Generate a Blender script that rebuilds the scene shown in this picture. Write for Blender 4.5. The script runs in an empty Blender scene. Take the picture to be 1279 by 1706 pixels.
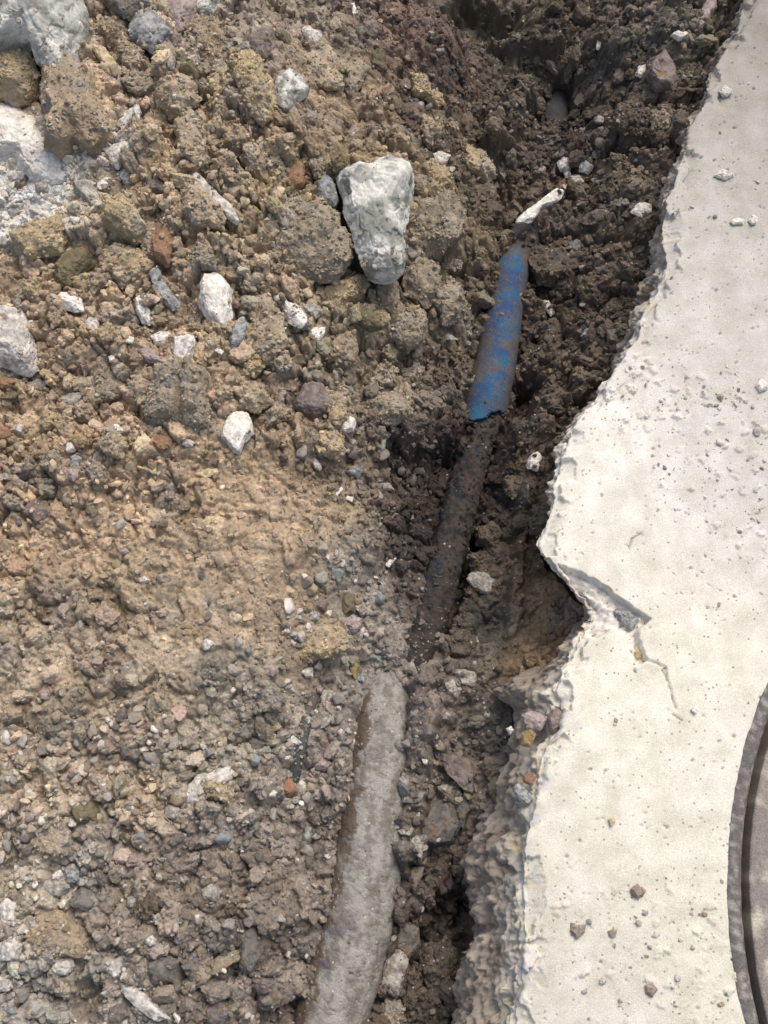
import bpy, math, random
import numpy as np
from mathutils import Vector

# ------------------------------------------------------------------ camera, sky, sun, exposure
scene = bpy.context.scene
TILT = math.radians(18.0)
TAN = math.tan(math.radians(25.0))
DIST = 0.92
CAMP = np.array([0.0, -DIST*math.sin(TILT), DIST*math.cos(TILT) - 0.03])
cam_d = bpy.data.cameras.new("camera")
cam = bpy.data.objects.new("camera", cam_d)
scene.collection.objects.link(cam)
cam.location = CAMP
cam.rotation_euler = (TILT, 0, 0)
cam_d.sensor_fit = 'VERTICAL'
cam_d.sensor_height = 36.0
cam_d.sensor_width = 27.0
cam_d.lens = 18.0/TAN
cam_d.clip_start = 0.01
cam_d.clip_end = 200.0
scene.camera = cam

SUN_EL, SUN_AZ = 56.0, 62.0          # azimuth measured counter-clockwise from +x
world = bpy.data.worlds.new("World")
scene.world = world
world.use_nodes = True
wn = world.node_tree
bg = wn.nodes["Background"]
sky = wn.nodes.new("ShaderNodeTexSky")
sky.sky_type = 'NISHITA'
sky.sun_disc = False
sky.sun_elevation = math.radians(SUN_EL)
sky.sun_rotation = math.radians(90.0 - SUN_AZ)
sky.air_density = 1.0
sky.dust_density = 4.0
sky.ozone_density = 1.0
hs = wn.nodes.new("ShaderNodeHueSaturation")      # thin cloud: a paler sky
hs.inputs["Saturation"].default_value = 0.70
wn.links.new(sky.outputs[0], hs.inputs["Color"]); wn.links.new(hs.outputs[0], bg.inputs[0])
bg.inputs[1].default_value = 0.13
sd = bpy.data.lights.new("sun", 'SUN')
sd.energy = 1.6
sd.angle = math.radians(30.0)
sd.color = (1.0, 0.92, 0.82)
sun = bpy.data.objects.new("sun", sd)
scene.collection.objects.link(sun)
el, az = math.radians(SUN_EL), math.radians(SUN_AZ)
sv = Vector((math.cos(el)*math.cos(az), math.cos(el)*math.sin(az), math.sin(el)))
sun.rotation_euler = sv.to_track_quat('Z', 'Y').to_euler()
sun.location = (1.0, 2.0, 3.0)
scene.view_settings.view_transform = 'Standard'
scene.view_settings.look = 'None'
scene.view_settings.exposure = 0.38
scene.view_settings.gamma = 1.0

# ------------------------------------------------------------------ maths helpers
RS = np.random.RandomState(7)
random.seed(7)

def ray(px, py):
    nx = (np.asarray(px, float)-639.5)/853.0*TAN
    ny = (853.0-np.asarray(py, float))/853.0*TAN
    c, s = math.cos(TILT), math.sin(TILT)
    return nx, ny*c + s, ny*s - c

def at(px, py, z=0.0):
    """point of the view ray through a photo pixel at height z"""
    dx, dy, dz = ray(px, py)
    t = (z-CAMP[2])/dz
    return CAMP[0]+dx*t, CAMP[1]+dy*t

def to_px(x, y, z):
    c, s = math.cos(TILT), math.sin(TILT)
    vx, vy, vz = x-CAMP[0], y-CAMP[1], z-CAMP[2]
    f = vy*s - vz*c
    u = vy*c + vz*s
    return 639.5 + vx/f/TAN*853, 853 - u/f/TAN*853

def hsh(ix, iy, iz, seed):
    with np.errstate(over='ignore'):
        n = (ix.astype(np.int64)*374761393 + iy.astype(np.int64)*668265263 +
             np.asarray(iz).astype(np.int64)*2246822519 + seed*3266489917) & 0xFFFFFFFF
        n = ((n ^ (n >> 15))*2246822519) & 0xFFFFFFFF
        n = ((n ^ (n >> 13))*3266489917) & 0xFFFFFFFF
        n = n ^ (n >> 16)
    return n

def r01(n, k=0):
    return ((n >> (8*k)) & 1023)/1023.0 if k < 3 else (n & 4095)/4095.0

def perlin2(x, y, seed=0):
    x0 = np.floor(x); y0 = np.floor(y)
    fx = x-x0; fy = y-y0
    ix = x0.astype(np.int64); iy = y0.astype(np.int64)
    u = fx*fx*fx*(fx*(fx*6-15)+10); v = fy*fy*fy*(fy*(fy*6-15)+10)
    out = 0
    for a in (0, 1):
        for b in (0, 1):
            h = hsh(ix+a, iy+b, np.int64(0), seed)
            ang = (h & 4095)*(2*math.pi/4096)
            d = np.cos(ang)*(fx-a)+np.sin(ang)*(fy-b)
            out = out + d*(u if a else 1-u)*(v if b else 1-v)
    return out*1.5

def perlin3(p, seed=0):
    f0 = np.floor(p); f = p-f0
    i = f0.astype(np.int64)
    w = f*f*f*(f*(f*6-15)+10)
    out = 0
    for a in (0, 1):
        for b in (0, 1):
            for c in (0, 1):
                h = hsh(i[:, 0]+a, i[:, 1]+b, i[:, 2]+c, seed)
                d = (((h & 255)/127.5-1)*(f[:, 0]-a)+(((h >> 8) & 255)/127.5-1)*(f[:, 1]-b) +
                     (((h >> 16) & 255)/127.5-1)*(f[:, 2]-c))
                out = out + d*(w[:, 0] if a else 1-w[:, 0])*(w[:, 1] if b else 1-w[:, 1])*(w[:, 2] if c else 1-w[:, 2])
    return out*1.3

def fbm2(x, y, oct=4, seed=0, gain=0.5):
    o = 0; a = 1.0; t = 0
    for k in range(oct):
        o = o + a*perlin2(x*2**k, y*2**k, seed+k*17); t += a; a *= gain
    return o/t

def fbm3(p, oct=3, seed=0, gain=0.5):
    o = 0; a = 1.0; t = 0
    for k in range(oct):
        o = o + a*perlin3(p*2**k, seed+k*17); t += a; a *= gain
    return o/t

def worley2(x, y, seed=0, jit=0.9):
    ix = np.floor(x).astype(np.int64); iy = np.floor(y).astype(np.int64)
    F1 = np.full(x.shape, 9.0); F2 = np.full(x.shape, 9.0)
    ID = np.zeros(x.shape, np.int64); DX = np.zeros(x.shape); DY = np.zeros(x.shape)
    for a in (-1, 0, 1):
        for b in (-1, 0, 1):
            h = hsh(ix+a, iy+b, np.int64(0), seed)
            cx = ix+a+0.5+jit*((h & 1023)/1023.0-0.5)
            cy = iy+b+0.5+jit*(((h >> 10) & 1023)/1023.0-0.5)
            dx = x-cx; dy = y-cy
            d = np.sqrt(dx*dx+dy*dy)
            m = d < F1
            F2 = np.where(m, F1, np.minimum(F2, d))
            F1 = np.where(m, d, F1); ID = np.where(m, h, ID)
            DX = np.where(m, dx, DX); DY = np.where(m, dy, DY)
    return F1, F2, ID, DX, DY

def worley3(p, seed=0, ids=False):
    i = np.floor(p).astype(np.int64)
    F1 = np.full(len(p), 9.0); F2 = np.full(len(p), 9.0); ID = np.zeros(len(p))
    for a in (-1, 0, 1):
        for b in (-1, 0, 1):
            for c in (-1, 0, 1):
                h = hsh(i[:, 0]+a, i[:, 1]+b, i[:, 2]+c, seed)
                dx = p[:, 0]-(i[:, 0]+a+(h & 1023)/1023.0)
                dy = p[:, 1]-(i[:, 1]+b+((h >> 10) & 1023)/1023.0)
                dz = p[:, 2]-(i[:, 2]+c+((h >> 20) & 1023)/1023.0)
                d = np.sqrt(dx*dx+dy*dy+dz*dz)
                F2 = np.where(d < F1, F1, np.minimum(F2, d))
                if ids: ID = np.where(d < F1, ((h >> 7) & 1023)/1023.0, ID)
                F1 = np.minimum(F1, d)
    return (F1, F2, ID) if ids else (F1, F2)

def sstep(a, b, x):
    t = np.clip((x-a)/(b-a), 0, 1)
    return t*t*(3-2*t)

def lin(c):
    c = np.asarray(c, float)/255.0
    return np.where(c <= 0.04045, c/12.92, ((c+0.055)/1.055)**2.4)

ALB = 0.80
def alb(c):
    return np.clip(lin(c)*ALB, 0.012, 0.8)

def seg_dist(x, y, x1, y1, x2, y2):
    vx, vy = x2-x1, y2-y1
    L = vx*vx+vy*vy+1e-12
    t = np.clip(((x-x1)*vx+(y-y1)*vy)/L, 0, 1)
    return np.hypot(x-(x1+t*vx), y-(y1+t*vy)), t

def poly_sd(x, y, P):
    """signed distance, negative inside"""
    d = np.full(x.shape, 9.0); ins = np.zeros(x.shape, bool)
    n = len(P)
    for k in range(n):
        x1, y1 = P[k]; x2, y2 = P[(k+1) % n]
        dd, _ = seg_dist(x, y, x1, y1, x2, y2)
        d = np.minimum(d, dd)
        c = ((y1 > y) != (y2 > y)) & (x < (x2-x1)*(y-y1)/(y2-y1+1e-12)+x1)
        ins ^= c
    return np.where(ins, -d, d)

# ------------------------------------------------------------------ mesh helpers
def make_mesh(name, V, F, col=None, smooth=True, mat=None):
    me = bpy.data.meshes.new(name)
    V = np.ascontiguousarray(V, np.float32); F = np.ascontiguousarray(F, np.int32)
    k = F.shape[1]
    me.vertices.add(len(V)); me.vertices.foreach_set("co", V.ravel())
    me.loops.add(F.size); me.loops.foreach_set("vertex_index", F.ravel())
    me.polygons.add(len(F))
    me.polygons.foreach_set("loop_start", np.arange(0, F.size, k, dtype=np.int32))
    me.polygons.foreach_set("loop_total", np.full(len(F), k, np.int32))
    me.polygons.foreach_set("use_smooth", np.full(len(F), smooth, bool))
    me.update(calc_edges=True)
    if col is not None:
        a = me.color_attributes.new("Col", 'FLOAT_COLOR', 'POINT')
        c4 = np.ones((len(V), 4), np.float32); c4[:, :3] = col
        a.data.foreach_set("color", c4.ravel())
    if mat: me.materials.append(mat)
    return me

def link(name, me, parent=None, loc=(0, 0, 0)):
    o = bpy.data.objects.new(name, me)
    scene.collection.objects.link(o)
    o.location = loc
    if parent is not None: o.parent = parent
    return o

def tag(o, label=None, cat=None, group=None, kind=None):
    if label: o["label"] = label
    if cat: o["category"] = cat
    if group: o["group"] = group
    if kind: o["kind"] = kind
    return o

def grid_faces(nr, nc):
    i = np.arange(nr*nc).reshape(nr, nc)
    return np.stack([i[:-1, :-1], i[:-1, 1:], i[1:, 1:], i[1:, :-1]], -1).reshape(-1, 4)

_ico = {}
def ico(n):
    if n in _ico: return _ico[n]
    t = (1+5**.5)/2
    V = [(-1, t, 0), (1, t, 0), (-1, -t, 0), (1, -t, 0), (0, -1, t), (0, 1, t), (0, -1, -t), (0, 1, -t),
         (t, 0, -1), (t, 0, 1), (-t, 0, -1), (-t, 0, 1)]
    F = [(0, 11, 5), (0, 5, 1), (0, 1, 7), (0, 7, 10), (0, 10, 11), (1, 5, 9), (5, 11, 4), (11, 10, 2), (10, 7, 6),
         (7, 1, 8), (3, 9, 4), (3, 4, 2), (3, 2, 6), (3, 6, 8), (3, 8, 9), (4, 9, 5), (2, 4, 11), (6, 2, 10),
         (8, 6, 7), (9, 8, 1)]
    V = [np.array(v)/math.sqrt(1+t*t) for v in V]
    for _ in range(n):
        cache = {}; G = []
        def mid(a, b):
            k = (min(a, b), max(a, b))
            if k not in cache:
                m = V[a]+V[b]; V.append(m/np.linalg.norm(m)); cache[k] = len(V)-1
            return cache[k]
        for a, b, c in F:
            p, q, r = mid(a, b), mid(b, c), mid(c, a)
            G += [(a, p, r), (b, q, p), (c, r, q), (p, q, r)]
        F = G
    _ico[n] = (np.array(V), np.array(F, np.int32))
    return _ico[n]

# ------------------------------------------------------------------ materials
def earth_mat(name, bump=0.5, scale=500.0, rough=0.95, vary=0.35, fleck=0.0, spec=0.15, fine=1800.0, fleck_col=(.5, .46, .4)):
    m = bpy.data.materials.new(name); m.use_nodes = True
    nt = m.node_tree; N = nt.nodes; L = nt.links
    b = N["Principled BSDF"]
    b.inputs["Roughness"].default_value = rough
    b.inputs["Specular IOR Level"].default_value = spec
    at_ = N.new("ShaderNodeAttribute"); at_.attribute_name = "Col"
    tc = N.new("ShaderNodeTexCoord")
    n1 = N.new("ShaderNodeTexNoise"); n1.inputs["Scale"].default_value = scale
    n1.inputs["Detail"].default_value = 5; n1.inputs["Roughness"].default_value = 0.65
    n2 = N.new("ShaderNodeTexNoise"); n2.inputs["Scale"].default_value = fine
    n2.inputs["Detail"].default_value = 2
    L.new(tc.outputs["Object"], n1.inputs["Vector"]); L.new(tc.outputs["Object"], n2.inputs["Vector"])
    mr = N.new("ShaderNodeMapRange")
    mr.inputs["From Min"].default_value = 0.3; mr.inputs["From Max"].default_value = 0.7
    mr.inputs["To Min"].default_value = 1-vary; mr.inputs["To Max"].default_value = 1+vary
    L.new(n1.outputs["Fac"], mr.inputs["Value"])
    mu = N.new("ShaderNodeVectorMath"); mu.operation = 'SCALE'
    L.new(at_.outputs["Color"], mu.inputs[0]); L.new(mr.outputs[0], mu.inputs["Scale"])
    last = mu.outputs[0]
    if fleck > 0:
        vo = N.new("ShaderNodeTexVoronoi"); vo.inputs["Scale"].default_value = 320.0
        L.new(tc.outputs["Object"], vo.inputs["Vector"])
        sp = N.new("ShaderNodeSeparateColor"); L.new(vo.outputs["Color"], sp.inputs[0])
        g1 = N.new("ShaderNodeMath"); g1.operation = 'GREATER_THAN'; g1.inputs[1].default_value = 1-fleck
        L.new(sp.outputs[0], g1.inputs[0])
        g2 = N.new("ShaderNodeMath"); g2.operation = 'LESS_THAN'; g2.inputs[1].default_value = 0.28
        L.new(vo.outputs["Distance"], g2.inputs[0])
        g3 = N.new("ShaderNodeMath"); g3.operation = 'MULTIPLY'
        L.new(g1.outputs[0], g3.inputs[0]); L.new(g2.outputs[0], g3.inputs[1])
        mx = N.new("ShaderNodeMix"); mx.data_type = 'RGBA'
        mx.inputs[7].default_value = (*fleck_col, 1)
        L.new(g3.outputs[0], mx.inputs[0]); L.new(last, mx.inputs[6])
        last = mx.outputs[2]
    L.new(last, b.inputs["Base Color"])
    ad = N.new("ShaderNodeMath"); ad.operation = 'MULTIPLY_ADD'; ad.inputs[1].default_value = 0.5
    L.new(n2.outputs["Fac"], ad.inputs[0]); L.new(n1.outputs["Fac"], ad.inputs[2])
    bp = N.new("ShaderNodeBump"); bp.inputs["Strength"].default_value = bump
    bp.inputs["Distance"].default_value = 0.0015
    L.new(ad.outputs[0], bp.inputs["Height"]); L.new(bp.outputs[0], b.inputs["Normal"])
    return m

M_SOIL = earth_mat("soil", 0.8, 420, vary=0.30, fleck=0.03)
M_CRUMB = earth_mat("crumbs", 0.6, 700, vary=0.25)
M_CLOD = earth_mat("clod_soil", 0.8, 450, vary=0.28, fleck=0.03)
M_ROCK = earth_mat("stone", 0.55, 380, rough=0.85, vary=0.20, spec=0.25)
M_GRAV = earth_mat("gravel", 0.4, 900, rough=0.88, vary=0.15, spec=0.2)
M_CONC = earth_mat("concrete", 0.42, 800, rough=0.95, vary=0.18, spec=0.12, fleck=0.09, fine=3000, fleck_col=(.36, .33, .28))
M_DUCT = earth_mat("dusty_duct", 0.5, 700, rough=0.95, vary=0.25, spec=0.1, fleck=0.05, fine=2500)
M_PIPE = earth_mat("painted_pipe", 0.5, 600, rough=0.78, vary=0.22, spec=0.2)
M_IRON = earth_mat("cast_iron", 0.6, 600, rough=0.75, vary=0.30, spec=0.4)

# ------------------------------------------------------------------ slab outline (photo pixels -> world, at slab level z = 0)
EDGE = [(1246, -60), (1240, 0), (1230, 50), (1188, 112), (1178, 165), (1145, 215), (1140, 250), (1128, 290), (1112, 328),
        (1108, 400), (1112, 438), (1092, 490), (1075, 520), (1062, 560), (1040, 590), (1015, 630), (995, 668), (974, 684), (952, 720),
        (938, 760), (925, 805), (919, 850), (910, 880), (901, 902), (906, 922), (928, 946), (950, 972), (975, 990), (986, 998),
        (985, 1020), (978, 1042), (968, 1058), (958, 1092), (940, 1112), (928, 1150), (938, 1180), (934, 1215), (912, 1245),
        (896, 1290), (891, 1340), (880, 1400), (874, 1460), (877, 1530), (871, 1600), (868, 1650), (860, 1706), (856, 1790)]
SIDE = [(-60, -4), (150, -4), (300, 4), (380, 14), (430, 34), (500, 30), (560, 22), (600, 4), (640, -10), (900, -14), (960, -4), (1000, 6), (1060, 14), (1100, 40),
        (1150, 112), (1200, 84), (1260, 62), (1340, 80), (1440, 100), (1490, 88), (1540, 84), (1600, 96), (1700, 98), (1790, 98)]   # how far the broken side shows past the top edge
ex, ey = at([p[0] for p in EDGE], [p[1] for p in EDGE], 0.0)
o_ = np.argsort(ey)
EX, EY = ex[o_], ey[o_]
sx, sy = at([640]*len(SIDE), [p[0] for p in SIDE], 0.0)
PXM = 1.0/ (853.0/TAN/DIST)          # metres per photo pixel near slab level
SB = np.array([p[1] for p in SIDE])*PXM
o_ = np.argsort(sy); SY, SB = sy[o_], SB[o_]

def edge_x(y):
    e = np.interp(y, EY, EX)
    return e

# ------------------------------------------------------------------ soil: heights and colours from control points
HC = """-80,-80,.05 0,0,.035 200,80,.03 400,80,.01 560,60,-.03 680,60,-.06 790,30,-.15 860,130,-.13 960,40,-.10 1060,60,-.075 1160,40,-.05 1220,20,-.035
 0,200,.015 130,180,.03 300,180,.025 450,200,.01 600,180,-.035 720,180,-.075 820,230,-.12 930,200,-.15 1020,180,-.095 1100,190,-.065 1160,160,-.045
 0,330,.005 150,330,.015 300,350,.02 450,350,.01 540,350,-.01 640,380,-.02 730,370,-.05 800,380,-.10 870,360,-.125 960,340,-.12 1050,320,-.085 1105,330,-.06
 0,500,.0 150,500,.005 300,500,.005 450,500,-.005 600,500,-.03 700,480,-.06 780,480,-.105 840,500,-.13 920,500,-.12 1000,470,-.095 1080,450,-.07 1050,560,-.07
 0,700,-.01 150,700,-.005 300,680,.0 450,680,-.015 580,660,-.04 680,650,-.075 750,640,-.11 810,650,-.135 900,650,-.13 960,640,-.10 1000,620,-.075
 0,900,-.02 200,900,-.02 400,860,-.02 500,860,-.03 600,850,-.065 680,850,-.100 735,850,-.125 800,860,-.15 860,850,-.13 905,780,-.10 905,860,-.09 930,720,-.085
 0,1100,-.03 200,1100,-.03 400,1050,-.03 520,1050,-.045 590,1050,-.085 680,1000,-.10 730,1060,-.12 800,1000,-.14 860,980,-.12 920,970,-.08 955,1050,-.08
 0,1300,-.04 200,1300,-.04 400,1250,-.045 520,1250,-.07 570,1140,-.085 605,1150,-.108 640,1140,-.112 690,1140,-.110 630,1250,-.108 590,1280,-.105 720,1250,-.108 790,1230,-.11 860,1150,-.085
 0,1500,-.05 200,1500,-.05 400,1480,-.06 510,1450,-.085 570,1400,-.108 600,1450,-.112 700,1450,-.12 760,1500,-.13 790,1600,-.125 830,1600,-.10
 0,1700,-.06 200,1700,-.06 400,1680,-.075 480,1650,-.10 560,1700,-.11 650,1700,-.125 740,1700,-.135 830,1700,-.13 200,1800,-.07 700,1800,-.13"""
HP = np.array([[float(v) for v in s.split(',')] for s in HC.split()])
hx, hy = at(HP[:, 0], HP[:, 1], HP[:, 2])

# colour controls: pixel, sRGB of the soil (dry tan on the heap; damp plus painted-in shade in the trench)
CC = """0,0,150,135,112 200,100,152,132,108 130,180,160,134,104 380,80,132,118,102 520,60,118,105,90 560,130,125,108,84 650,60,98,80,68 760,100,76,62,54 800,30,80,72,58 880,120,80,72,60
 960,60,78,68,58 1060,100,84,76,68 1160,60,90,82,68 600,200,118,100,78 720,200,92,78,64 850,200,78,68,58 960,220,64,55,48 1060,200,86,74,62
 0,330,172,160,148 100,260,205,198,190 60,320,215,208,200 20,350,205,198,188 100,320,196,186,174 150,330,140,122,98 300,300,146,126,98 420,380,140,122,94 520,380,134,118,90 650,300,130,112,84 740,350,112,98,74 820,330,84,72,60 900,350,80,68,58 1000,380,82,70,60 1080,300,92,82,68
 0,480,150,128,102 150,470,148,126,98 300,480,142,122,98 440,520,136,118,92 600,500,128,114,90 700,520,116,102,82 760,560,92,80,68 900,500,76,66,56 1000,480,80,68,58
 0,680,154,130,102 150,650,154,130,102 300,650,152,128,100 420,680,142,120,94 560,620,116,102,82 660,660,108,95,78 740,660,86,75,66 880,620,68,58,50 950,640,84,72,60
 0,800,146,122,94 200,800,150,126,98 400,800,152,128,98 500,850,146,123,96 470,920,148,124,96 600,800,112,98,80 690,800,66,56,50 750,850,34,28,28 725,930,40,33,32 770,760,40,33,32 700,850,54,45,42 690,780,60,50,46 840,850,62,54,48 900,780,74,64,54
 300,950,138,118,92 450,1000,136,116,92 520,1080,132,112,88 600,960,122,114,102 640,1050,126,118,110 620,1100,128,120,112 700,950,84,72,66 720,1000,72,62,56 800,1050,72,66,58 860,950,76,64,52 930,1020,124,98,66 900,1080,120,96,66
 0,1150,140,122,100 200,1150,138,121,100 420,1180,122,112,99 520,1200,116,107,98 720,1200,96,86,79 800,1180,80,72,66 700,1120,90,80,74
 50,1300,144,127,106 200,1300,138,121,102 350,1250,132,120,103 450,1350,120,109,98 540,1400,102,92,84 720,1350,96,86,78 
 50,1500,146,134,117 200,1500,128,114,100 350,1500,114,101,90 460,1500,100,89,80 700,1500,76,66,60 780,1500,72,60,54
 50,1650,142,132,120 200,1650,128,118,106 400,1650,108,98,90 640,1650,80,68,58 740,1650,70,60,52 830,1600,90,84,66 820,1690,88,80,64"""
CP = np.array([[float(v) for v in s.split(',')] for s in CC.split()])
# lumpiness: 1 = heap of clods, 0.2 = smooth packed clay
RC = """0,0,1 300,200,1.1 560,130,.5 560,60,.6 800,40,.4 850,100,.5 760,230,.8 950,100,.9 100,250,.35 60,200,.3 60,330,.5 300,400,1 600,500,1 750,400,.8 950,400,.9 1000,250,.9
 150,700,.8 300,800,.6 450,850,.28 400,950,.3 480,930,.25 530,1070,.4 650,850,.7 750,800,.55 850,900,.45 920,1020,.4 650,1050,.45 700,1200,.5
 100,1100,.6 200,1400,.7 400,1300,.7 500,1450,.6 300,1600,.8 700,1500,.9 740,1620,1 830,1600,.5 870,600,.9 700,700,.9 500,700,.9 150,500,.9"""
RP = np.array([[float(v) for v in s.split(',')] for s in RC.split()])

def field(gx, gy, X, Y, val, sig):
    val = np.asarray(val, float)
    if val.ndim == 1: val = val[:, None]
    num = np.zeros(gx.shape+(val.shape[1],)); den = np.zeros(gx.shape)
    for k in range(len(X)):
        d2 = (gx-X[k])**2+(gy-Y[k])**2
        w = np.exp(-d2/(2*sig*sig)) + 1e-5/(1+d2/(sig*sig))**2
        den += w; num += w[..., None]*val[k]
    return num/den[..., None]

class Grid:
    """regular lookup grid with bilinear sampling"""
    def __init__(s, arr, x0, y0, st): s.a, s.x0, s.y0, s.st = arr, x0, y0, st
    def __call__(s, x, y):
        u = np.clip((x-s.x0)/s.st, 0, s.a.shape[1]-1.001); v = np.clip((y-s.y0)/s.st, 0, s.a.shape[0]-1.001)
        i = u.astype(int); j = v.astype(int); fu = u-i; fv = v-j
        if s.a.ndim == 3: fu = fu[..., None]; fv = fv[..., None]
        return (s.a[j, i]*(1-fu)*(1-fv)+s.a[j, i+1]*fu*(1-fv)+s.a[j+1, i]*(1-fu)*fv+s.a[j+1, i+1]*fu*fv)

gx, gy = np.meshgrid(np.arange(-.6, .601, .005), np.arange(-.7, .901, .005))
HB = Grid(field(gx, gy, hx, hy, HP[:, 2], .026)[..., 0], -.6, -.7, .005)

def zbase(px, py):
    z = -0.05
    for _ in range(14):
        x, y = at(px, py, z); z = 0.5*z+0.5*float(HB(np.array(x), np.array(y)))
    x, y = at(px, py, z)
    return float(x), float(y), z

def ctrl_xy(P):
    q = [zbase(a, b) for a, b in P]
    return np.array([v[0] for v in q]), np.array([v[1] for v in q])

cx_, cy_ = ctrl_xy(CP[:, :2])
CB = Grid(field(gx, gy, cx_, cy_, CP[:, 2:], .020), -.6, -.7, .005)
rx_, ry_ = ctrl_xy(RP[:, :2])
RB = Grid(field(gx, gy, rx_, ry_, RP[:, 2], .035)[..., 0], -.6, -.7, .005)

# holes (negative) and mounds (positive): x1,y1,x2,y2, half width px, height m
DENTS = [(937, 150, 930, 178, 16, -.055), (780, 20, 830, 45, 45, -.035), (562, 310, 582, 425, 13, -.035), (590, 440, 660, 458, 14, -.025),
         (880, 640, 868, 690, 20, -.035), (846, 560, 850, 640, 8, -.012), (795, 900, 742, 1045, 10, -.03), (748, 745, 735, 800, 6, -.016),
         (820, 745, 790, 800, 10, -.02), (1030, 240, 1120, 235, 14, -.02), (760, 440, 790, 460, 8, -.01),
         (700, 1590, 760, 1500, 22, -.03), (775, 1520, 765, 1580, 14, -.03), (640, 1290, 660, 1300, 5, 0),
         (480, 1690, 440, 1700, 25, -.03), (150, 1660, 140, 1690, 18, -.02), (372, 235, 405, 262, 10, -.02), (60, 150, 80, 165, 12, -.02),
         (170, 650, 240, 690, 10, -.012), (990, 1010, 985, 1050, 8, -.02), (915, 930, 975, 1000, 10, -.025),
         (860, 600, 900, 560, 10, -.012), (920, 520, 935, 560, 10, -.02), (825, 290, 840, 340, 6, -.012), (800, 700, 835, 720, 10, -.01),
         (872, 820, 852, 1050, 12, .014), (900, 300, 872, 400, 14, .010), (735, 600, 765, 690, 10, .008), (700, 310, 770, 400, 40, .012), (870, 170, 830, 240, 30, .03),
         (820, 90, 930, 75, 10, .02), (905, 700, 960, 650, 25, .01), (706, 1150, 680, 1420, 28, .026), (672, 1420, 640, 1640, 16, .014), (585, 1170, 548, 1450, 12, .008), (655, 1075, 668, 1120, 26, .012), (745, 1150, 720, 1250, 30, .01), (575, 1180, 540, 1400, 16, .006)]

def detail(x, y, full=True):
    """lumps of the soil; returns height offset and a per-lump random for its colour"""
    R = RB(x, y)
    wx = x + .006*perlin2(x/.021, y/.021, 41) + .0022*perlin2(x/.006, y/.006, 43)
    wy = y + .006*perlin2(x/.021, y/.021, 42) + .0022*perlin2(x/.006, y/.006, 44)
    h = np.zeros(x.shape); tone = np.zeros(x.shape)
    for cell, amp, seed, tl in ((.040, .0125, 11, 1.0), (.021, .0090, 12, 1.0), (.0105, .0044, 13, 1.0), (.0052, .0018, 14, .9)):
        F1, F2, ID, DX, DY = worley2(wx/cell, wy/cell, seed)
        r0 = ((ID >> 3) & 255)/255.0
        tx = (((ID >> 9) & 255)/127.5-1); ty = (((ID >> 17) & 255)/127.5-1)
        crev = sstep(0, .22, F2-F1)
        dome = 1-np.minimum(F1, 1)**2
        h += amp*((r0-.5)*1.0 + tl*(tx*DX+ty*DY)*.8 + .55*crev*dome - .3)*np.clip(R, 0, 1.1)
        tone += (((ID >> 5) & 255)/255.0-.5)*(.55 if cell > .01 else .35)
    h += .0024*np.clip(R+.2, 0, 1)*fbm2(x/.009, y/.009, 3, 71)
    h += .0011*fbm2(x/.0028, y/.0028, 2, 77)
    # thin drying cracks on the smoother clay
    F1, F2, ID, DX, DY = worley2(wx/.03, wy/.026, 31)
    h -= .003*(1-sstep(0, .05, F2-F1))*sstep(-.1, .3, perlin2(x/.03, y/.03, 91))
    return h, tone

def dents(x, y):
    h = np.zeros(x.shape)
    nz = 1+.5*perlin2(x/.012, y/.012, 55)
    for x1, y1, x2, y2, w, d in DENTS:
        if d == 0: continue
        a = zbase(x1, y1); b = zbase(x2, y2)
        w_ = w*PXM*1.1
        dd, t = seg_dist(x, y, a[0], a[1], b[0], b[1])
        h += d*(1-sstep(.35, 1.35, dd/w_/nz.clip(.6, 1.5)))
    return h

def axis(lo, hi, st, far):
    c = np.arange(lo, hi+st/2, st); out = []; s = st; v = hi
    while v < far:
        s *= 1.35; v += s; out.append(v)
    lo_ = []; s = st; v = lo
    while v > -far:
        s *= 1.35; v -= s; lo_.append(v)
    return np.array(lo_[::-1]+list(c)+out)

AX0, AX1, AY0, AY1 = -.45, .45, -.48, .66
ax = axis(AX0, AX1, .00105, 8.0); ay = axis(AY0, AY1, .00105, 8.0)
X, Y = np.meshgrid(ax, ay)
D, T = detail(X, Y)
fade = sstep(0, .25, np.maximum(np.maximum(AX0-X, X-AX1), np.maximum(AY0-Y, Y-AY1)))
D = D*(1-fade)
Z = HB(X, Y)*(1-fade)-.05*fade+D+dents(X, Y)
# under the slab the soil stays well below its top
under = sstep(.035, .05, X-np.interp(Y, EY, EX))
Z = Z*(1-under) + np.minimum(Z, -.125)*under
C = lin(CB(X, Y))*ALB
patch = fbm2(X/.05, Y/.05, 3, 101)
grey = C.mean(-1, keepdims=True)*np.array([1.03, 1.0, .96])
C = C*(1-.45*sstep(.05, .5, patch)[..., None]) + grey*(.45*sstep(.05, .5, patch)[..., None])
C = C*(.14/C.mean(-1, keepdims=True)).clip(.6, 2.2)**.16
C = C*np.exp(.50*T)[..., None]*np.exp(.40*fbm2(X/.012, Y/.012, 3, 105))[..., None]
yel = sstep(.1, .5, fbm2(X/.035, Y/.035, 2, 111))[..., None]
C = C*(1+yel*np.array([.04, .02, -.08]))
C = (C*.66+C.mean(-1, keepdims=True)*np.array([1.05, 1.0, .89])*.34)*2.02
ZG = None
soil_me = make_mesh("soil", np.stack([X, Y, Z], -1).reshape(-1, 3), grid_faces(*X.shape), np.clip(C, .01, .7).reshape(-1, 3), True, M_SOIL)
soil = tag(link("soil", soil_me), kind="structure")

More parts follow.
